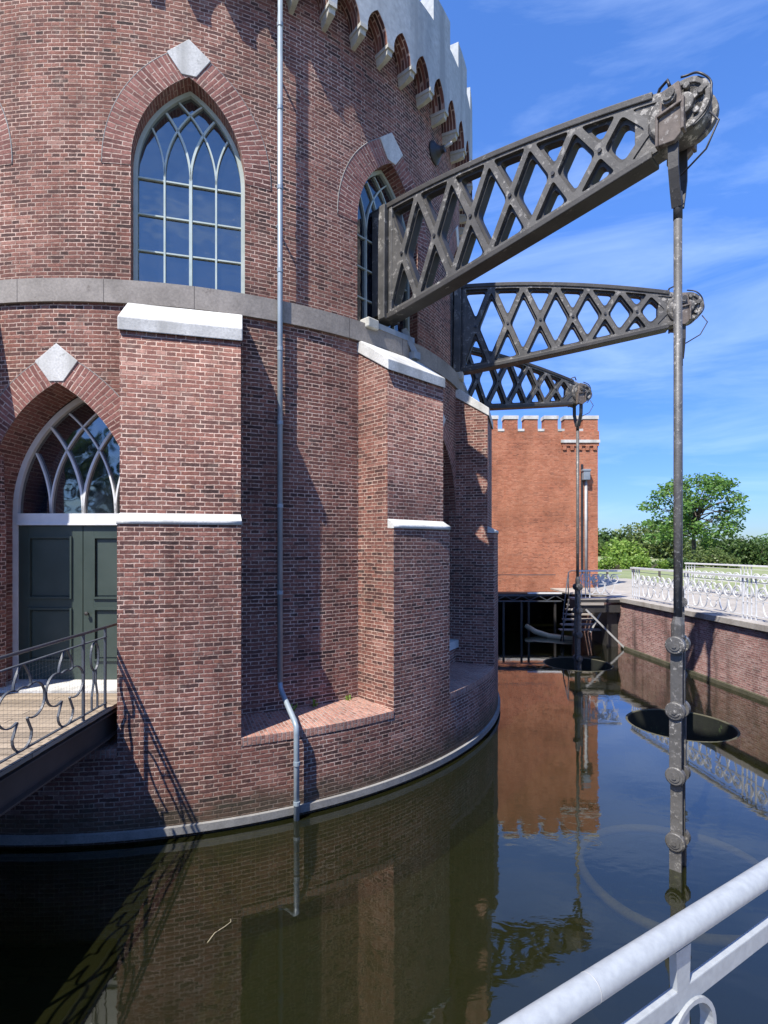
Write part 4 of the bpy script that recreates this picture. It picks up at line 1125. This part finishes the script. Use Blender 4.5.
# simple post-and-rail gate/fence behind
ff=empty('low_fence',(12,33,1.7)); tag(ff,'low dark post and rail fence on the lawn before the hedge','fence')
mb=MB(); mb.bar((9.8,31.5,2.15),(17,33.0,2.15),.08,.06); mb.build('rail',M['tread'],ff,off=(12,33,1.7))
for k in range(5):
    mb=MB(); mb.span(9.9+1.75*k-.05,9.9+1.75*k+.05,31.45+.36*k,31.55+.36*k,1.66,2.2); mb.build('post',M['bark'],ff,off=(12,33,1.7))
bxo=MB(); bxo.span(49.5,51.3,69,71,1.7,3.6); bxo.span(49.4,51.4,68.9,71.1,3.6,3.75); tag(bxo.build('utility_cabinet',M['white_paint']),'small white cabinet among the bushes at the right edge','cabinet')
# ------------------------------------------------------------------ vegetation
def leaves(mb,clumps,n,size,rnd,flat=.5):
    tot=sum(c[3] for c in clumps)
    for (c,r,sq,wt) in clumps:
        for _ in range(int(n*wt/tot)):
            while True:
                p=Vector((rnd.uniform(-1,1),rnd.uniform(-1,1),rnd.uniform(-1,1)))
                if .25<p.length<1: break
            p=Vector((c[0]+p.x*r,c[1]+p.y*r,c[2]+p.z*r*sq))
            s=size*rnd.uniform(.6,1.3); a=Vector((rnd.gauss(0,1),rnd.gauss(0,1),rnd.gauss(0,flat))).normalized(); b=a.orthogonal().normalized()
            b=(b*cos(1)+a.cross(b)*rnd.uniform(-1,1)).normalized()
            mb.quad([p-a*s*.5,p+b*s*.28,p+a*s*.5,p-b*s*.28])
def tree(name,x,y,h,rad,label,cat,leafm,n,size,trunk_h=.22,seed=1,group=None,dens=26,sq=.72,lean=0):
    rnd=random.Random(seed); z0=GZ; o=empty(name,(x,y,z0)); tag(o,label,cat,group); OO=(x,y,z0)
    tk=MB(); top=Vector((x+lean,y,z0+h*.62)); base=Vector((x,y,z0-.1))
    tr=max(.10,h*.022)
    tk.tube([base,Vector((x+lean*.2,y,z0+h*trunk_h)),Vector((x+lean*.6,y+.1,z0+h*.42)),top],[tr*1.25,tr,tr*.7,tr*.25],9)
    cl=[]
    for k in range(dens):
        th=rnd.uniform(0,2*pi); ph=rnd.uniform(-.5,1.0); rr=rad*rnd.uniform(.55,1.0)
        zc=z0+h*(trunk_h+.40*(1-trunk_h)+.5*(1-trunk_h)*ph*.95)
        rr*=sqrt(max(.08,1-(ph*.88)**2))
        c=Vector((x+lean+rr*cos(th),y+rr*sin(th),zc)); r=rad*rnd.uniform(.15,.27)
        cl.append((c,r,sq,r**2*rnd.uniform(.7,1.3)))
        st=base.lerp(top,rnd.uniform(.45,.95)); mid=st.lerp(c,.5)+Vector((0,0,h*.03))
        tk.tube([st,mid,c],[tr*.38,tr*.22,tr*.06],5)
    tk.build('trunk',M['bark'],o,off=OO)
    lf=MB(); leaves(lf,cl,n,size,rnd); lf.build('crown',leafm,o,off=OO)
def bush(name,x,y,w,h,dep,label,leafm,n,size,seed,cat='bush',group=None,lob=9,z0=GZ):
    rnd=random.Random(seed); o=empty(name,(x,y,z0)); tag(o,label,cat,group); OO=(x,y,z0); cl=[]; st=MB()
    for k in range(lob):
        a=rnd.uniform(-1,1); b=rnd.uniform(-1,1); r=min(w,h*1.3)*rnd.uniform(.22,.36); hh=h*(1-.45*a*a)*rnd.uniform(.75,1.0)
        for z in(.25,.62,.95):
            c=Vector((x+a*(w/2-r*.6),y+b*dep/2,z0+max(r*.5,hh*z-r*.55))); cl.append((c,r,.85,r*r))
        st.tube([(x+a*w*.2,y+b*dep*.2,z0-.05),(x+a*(w/2-r),y+b*dep/2,z0+hh*.7)],[.05,.02],5)
    st.build('stem',M['bark'],o,off=OO)
    lf=MB(); leaves(lf,cl,n,size,rnd,.8); lf.build('foliage',leafm,o,off=OO)
def px(u,Y): return (u-384)/536.9*Y
tree('broadleaf_tree',px(694,57),57,10.2,5.0,'large spreading green tree on the lawn right of the building','tree',M['leaf_tree'],8000,.36,.12,seed=11,dens=95,sq=.58)
bush('round_bush',px(655,85),85,14,6.6,6,'large olive-dark rounded bush left of the big tree','' or M['leaf_olive'],5000,.6,21)
bush('willow_bush',px(621,52),52,3.9,2.7,3,'bright yellow-green bush beside the orange building',M['leaf_bright'],4200,.32,22)
bush('back_tree_clump',px(604,110),110,9,6.2,6,'dark bluish-green trees far behind the yellow-green bush',M['leaf_dark'],2500,.9,23)
bush('low_hedge',px(632,44),44,7.0,1.15,1.6,'low bright green hedge behind the low fence',M['leaf_bright'],6500,.2,24,'hedge',lob=22)
bush('box_hedge',px(676,46),46,4.2,.95,1.4,'dark clipped hedge at the foot of the big tree',M['leaf_dark'],5200,.18,25,'hedge',lob=16)
bush('flowering_bush',px(708,48),48,3.6,1.9,2.4,'low olive-yellow bush between the dark hedge and the conifers',M['leaf_olive'],3600,.24,26)
bush('spreading_conifer',px(745,52),52,6.2,3.4,3.6,'broad dark green shrub at the right, before the cabinet',M['leaf_dark'],6500,.32,27,'shrub')
bush('light_shrub',px(726,56),56,5.4,2.9,3,'mid-green shrub between the big tree and the dark shrub',M['leaf_tree'],5200,.34,28,'shrub')
bush('right_shrub',px(775,60),60,6.5,3.4,4,'green shrub at the right edge of the view behind the cabinet',M['leaf_tree'],5200,.36,29,'shrub')
bush('garden_thicket',px(690,100),100,44,3.6,6,'long dark thicket closing the lawn behind all the bushes',M['leaf_olive'],9000,.7,30,'thicket',lob=40)
tree('bank_tree',-22,-29,11.5,5.5,'leafy tree on the near bank, mirrored nearest the pilaster in the door fanlight','tree',M['leaf_dark'],2500,.6,.2,seed=51)
tree('bank_tree',-29,-30,13,6,'taller leafy tree on the near bank, mirrored in the middle of the fanlight','tree',M['leaf_dark'],2500,.6,.2,seed=52)
tree('bank_tree',-36,-28,12,5.5,'leftmost leafy tree on the near bank, mirrored at the fanlight edge','tree',M['leaf_dark'],2500,.6,.2,seed=53)
# twig on the water
tw=MB(); tw.tube([(-1.60,4.86,.006),(-1.57,4.98,.010),(-1.50,5.06,.012),(-1.46,5.12,.014),(-1.47,5.15,.02)],.0032,5)
tag(tw.build('floating_twig',M['timber']),'thin pale twig floating on the dark water at the lower left','twig')

# ------------------------------------------------------------------ sky, sun, camera
SUN_EL=56.0; HD=Vector((.609,.793)).normalized()
w=bpy.data.worlds.new('World'); scene.world=w; w.use_nodes=True; nt=w.node_tree; nt.nodes.clear()
tc=nt.nodes.new('ShaderNodeTexCoord'); out=nt.nodes.new('ShaderNodeOutputWorld'); bg=nt.nodes.new('ShaderNodeBackground'); sky=nt.nodes.new('ShaderNodeTexSky')
sky.sky_type='NISHITA'; sky.sun_disc=False; sky.sun_elevation=R(SUN_EL); sky.sun_rotation=atan2(-HD.x,-HD.y)
sky.air_density=1.0; sky.dust_density=.25; sky.ozone_density=2.2
mp=nt.nodes.new('ShaderNodeMapping'); mp.inputs['Rotation'].default_value=(R(10),R(24),R(8)); mp.inputs['Scale'].default_value=(1.0,2.0,6.5)
nz=nt.nodes.new('ShaderNodeTexNoise'); nz.inputs['Scale'].default_value=1.7; nz.inputs['Detail'].default_value=9; nz.inputs['Roughness'].default_value=.58; nz.inputs['Distortion'].default_value=.5
nt.links.new(tc.outputs['Generated'],mp.inputs[0]); nt.links.new(mp.outputs[0],nz.inputs['Vector'])
rp=nt.nodes.new('ShaderNodeValToRGB'); rp.color_ramp.elements[0].position=.47; rp.color_ramp.elements[0].color=(0,0,0,1); rp.color_ramp.elements[1].position=.82; rp.color_ramp.elements[1].color=(.32,.32,.32,1)
nt.links.new(nz.outputs['Fac'],rp.inputs['Fac'])
hs=nt.nodes.new('ShaderNodeHueSaturation'); hs.inputs['Saturation'].default_value=1.18; nt.links.new(sky.outputs[0],hs.inputs['Color'])
tn=nt.nodes.new('ShaderNodeMix'); tn.data_type='RGBA'; tn.blend_type='MULTIPLY'; tn.inputs[0].default_value=1; nt.links.new(hs.outputs[0],tn.inputs[6])
sx=nt.nodes.new('ShaderNodeSeparateXYZ'); nt.links.new(tc.outputs['Generated'],sx.inputs[0])
er=nt.nodes.new('ShaderNodeValToRGB'); el=er.color_ramp.elements
for k_ in range(3): el.new(.5)
for e_,(p_,c_) in zip(el,((0.0,(.36,.50,.80)),(.12,(.46,.62,1.05)),(.27,(.62,.80,1.35)),(.5,(1.1,1.26,1.70)),(1.0,(1.15,1.30,1.72)))): e_.position=p_; e_.color=(*c_,1)
nt.links.new(sx.outputs['Z'],er.inputs['Fac']); nt.links.new(er.outputs['Color'],tn.inputs[7])
mx=nt.nodes.new('ShaderNodeMix'); mx.data_type='RGBA'; nt.links.new(rp.outputs[0],mx.inputs[0]); nt.links.new(tn.outputs[2],mx.inputs[6]); mx.inputs[7].default_value=(6.5,8.0,10.5,1)
nt.links.new(mx.outputs[2],bg.inputs['Color']); bg.inputs['Strength'].default_value=.10; nt.links.new(bg.outputs[0],out.inputs['Surface'])
sd=bpy.data.lights.new('sun','SUN'); sd.energy=5.0; sd.angle=R(.53); sd.color=(1,.94,.845); so=bpy.data.objects.new('sun',sd); col.objects.link(so)
dv=Vector((HD.x*cos(R(SUN_EL)),HD.y*cos(R(SUN_EL)),-sin(R(SUN_EL)))); so.rotation_euler=dv.to_track_quat('-Z','Y').to_euler(); so.location=(0,-5,30)
cd=bpy.data.cameras.new('camera'); cam=bpy.data.objects.new('camera',cd); col.objects.link(cam); cam.location=(0,0,3.6); cam.rotation_euler=(pi/2,0,0)
cd.sensor_fit='VERTICAL'; cd.sensor_height=36; cd.sensor_width=27; cd.lens=536.9/1024*36; cd.shift_y=(545.85-512)/1024; cd.clip_start=.05; cd.clip_end=3000
scene.camera=cam
scene.view_settings.view_transform='Standard'; scene.view_settings.look='None'; scene.view_settings.exposure=.85; scene.view_settings.gamma=1
scene.cycles.max_bounces=10; scene.cycles.transparent_max_bounces=16; scene.cycles.caustics_reflective=False; scene.cycles.caustics_refractive=False
scene.cycles.use_denoising=True
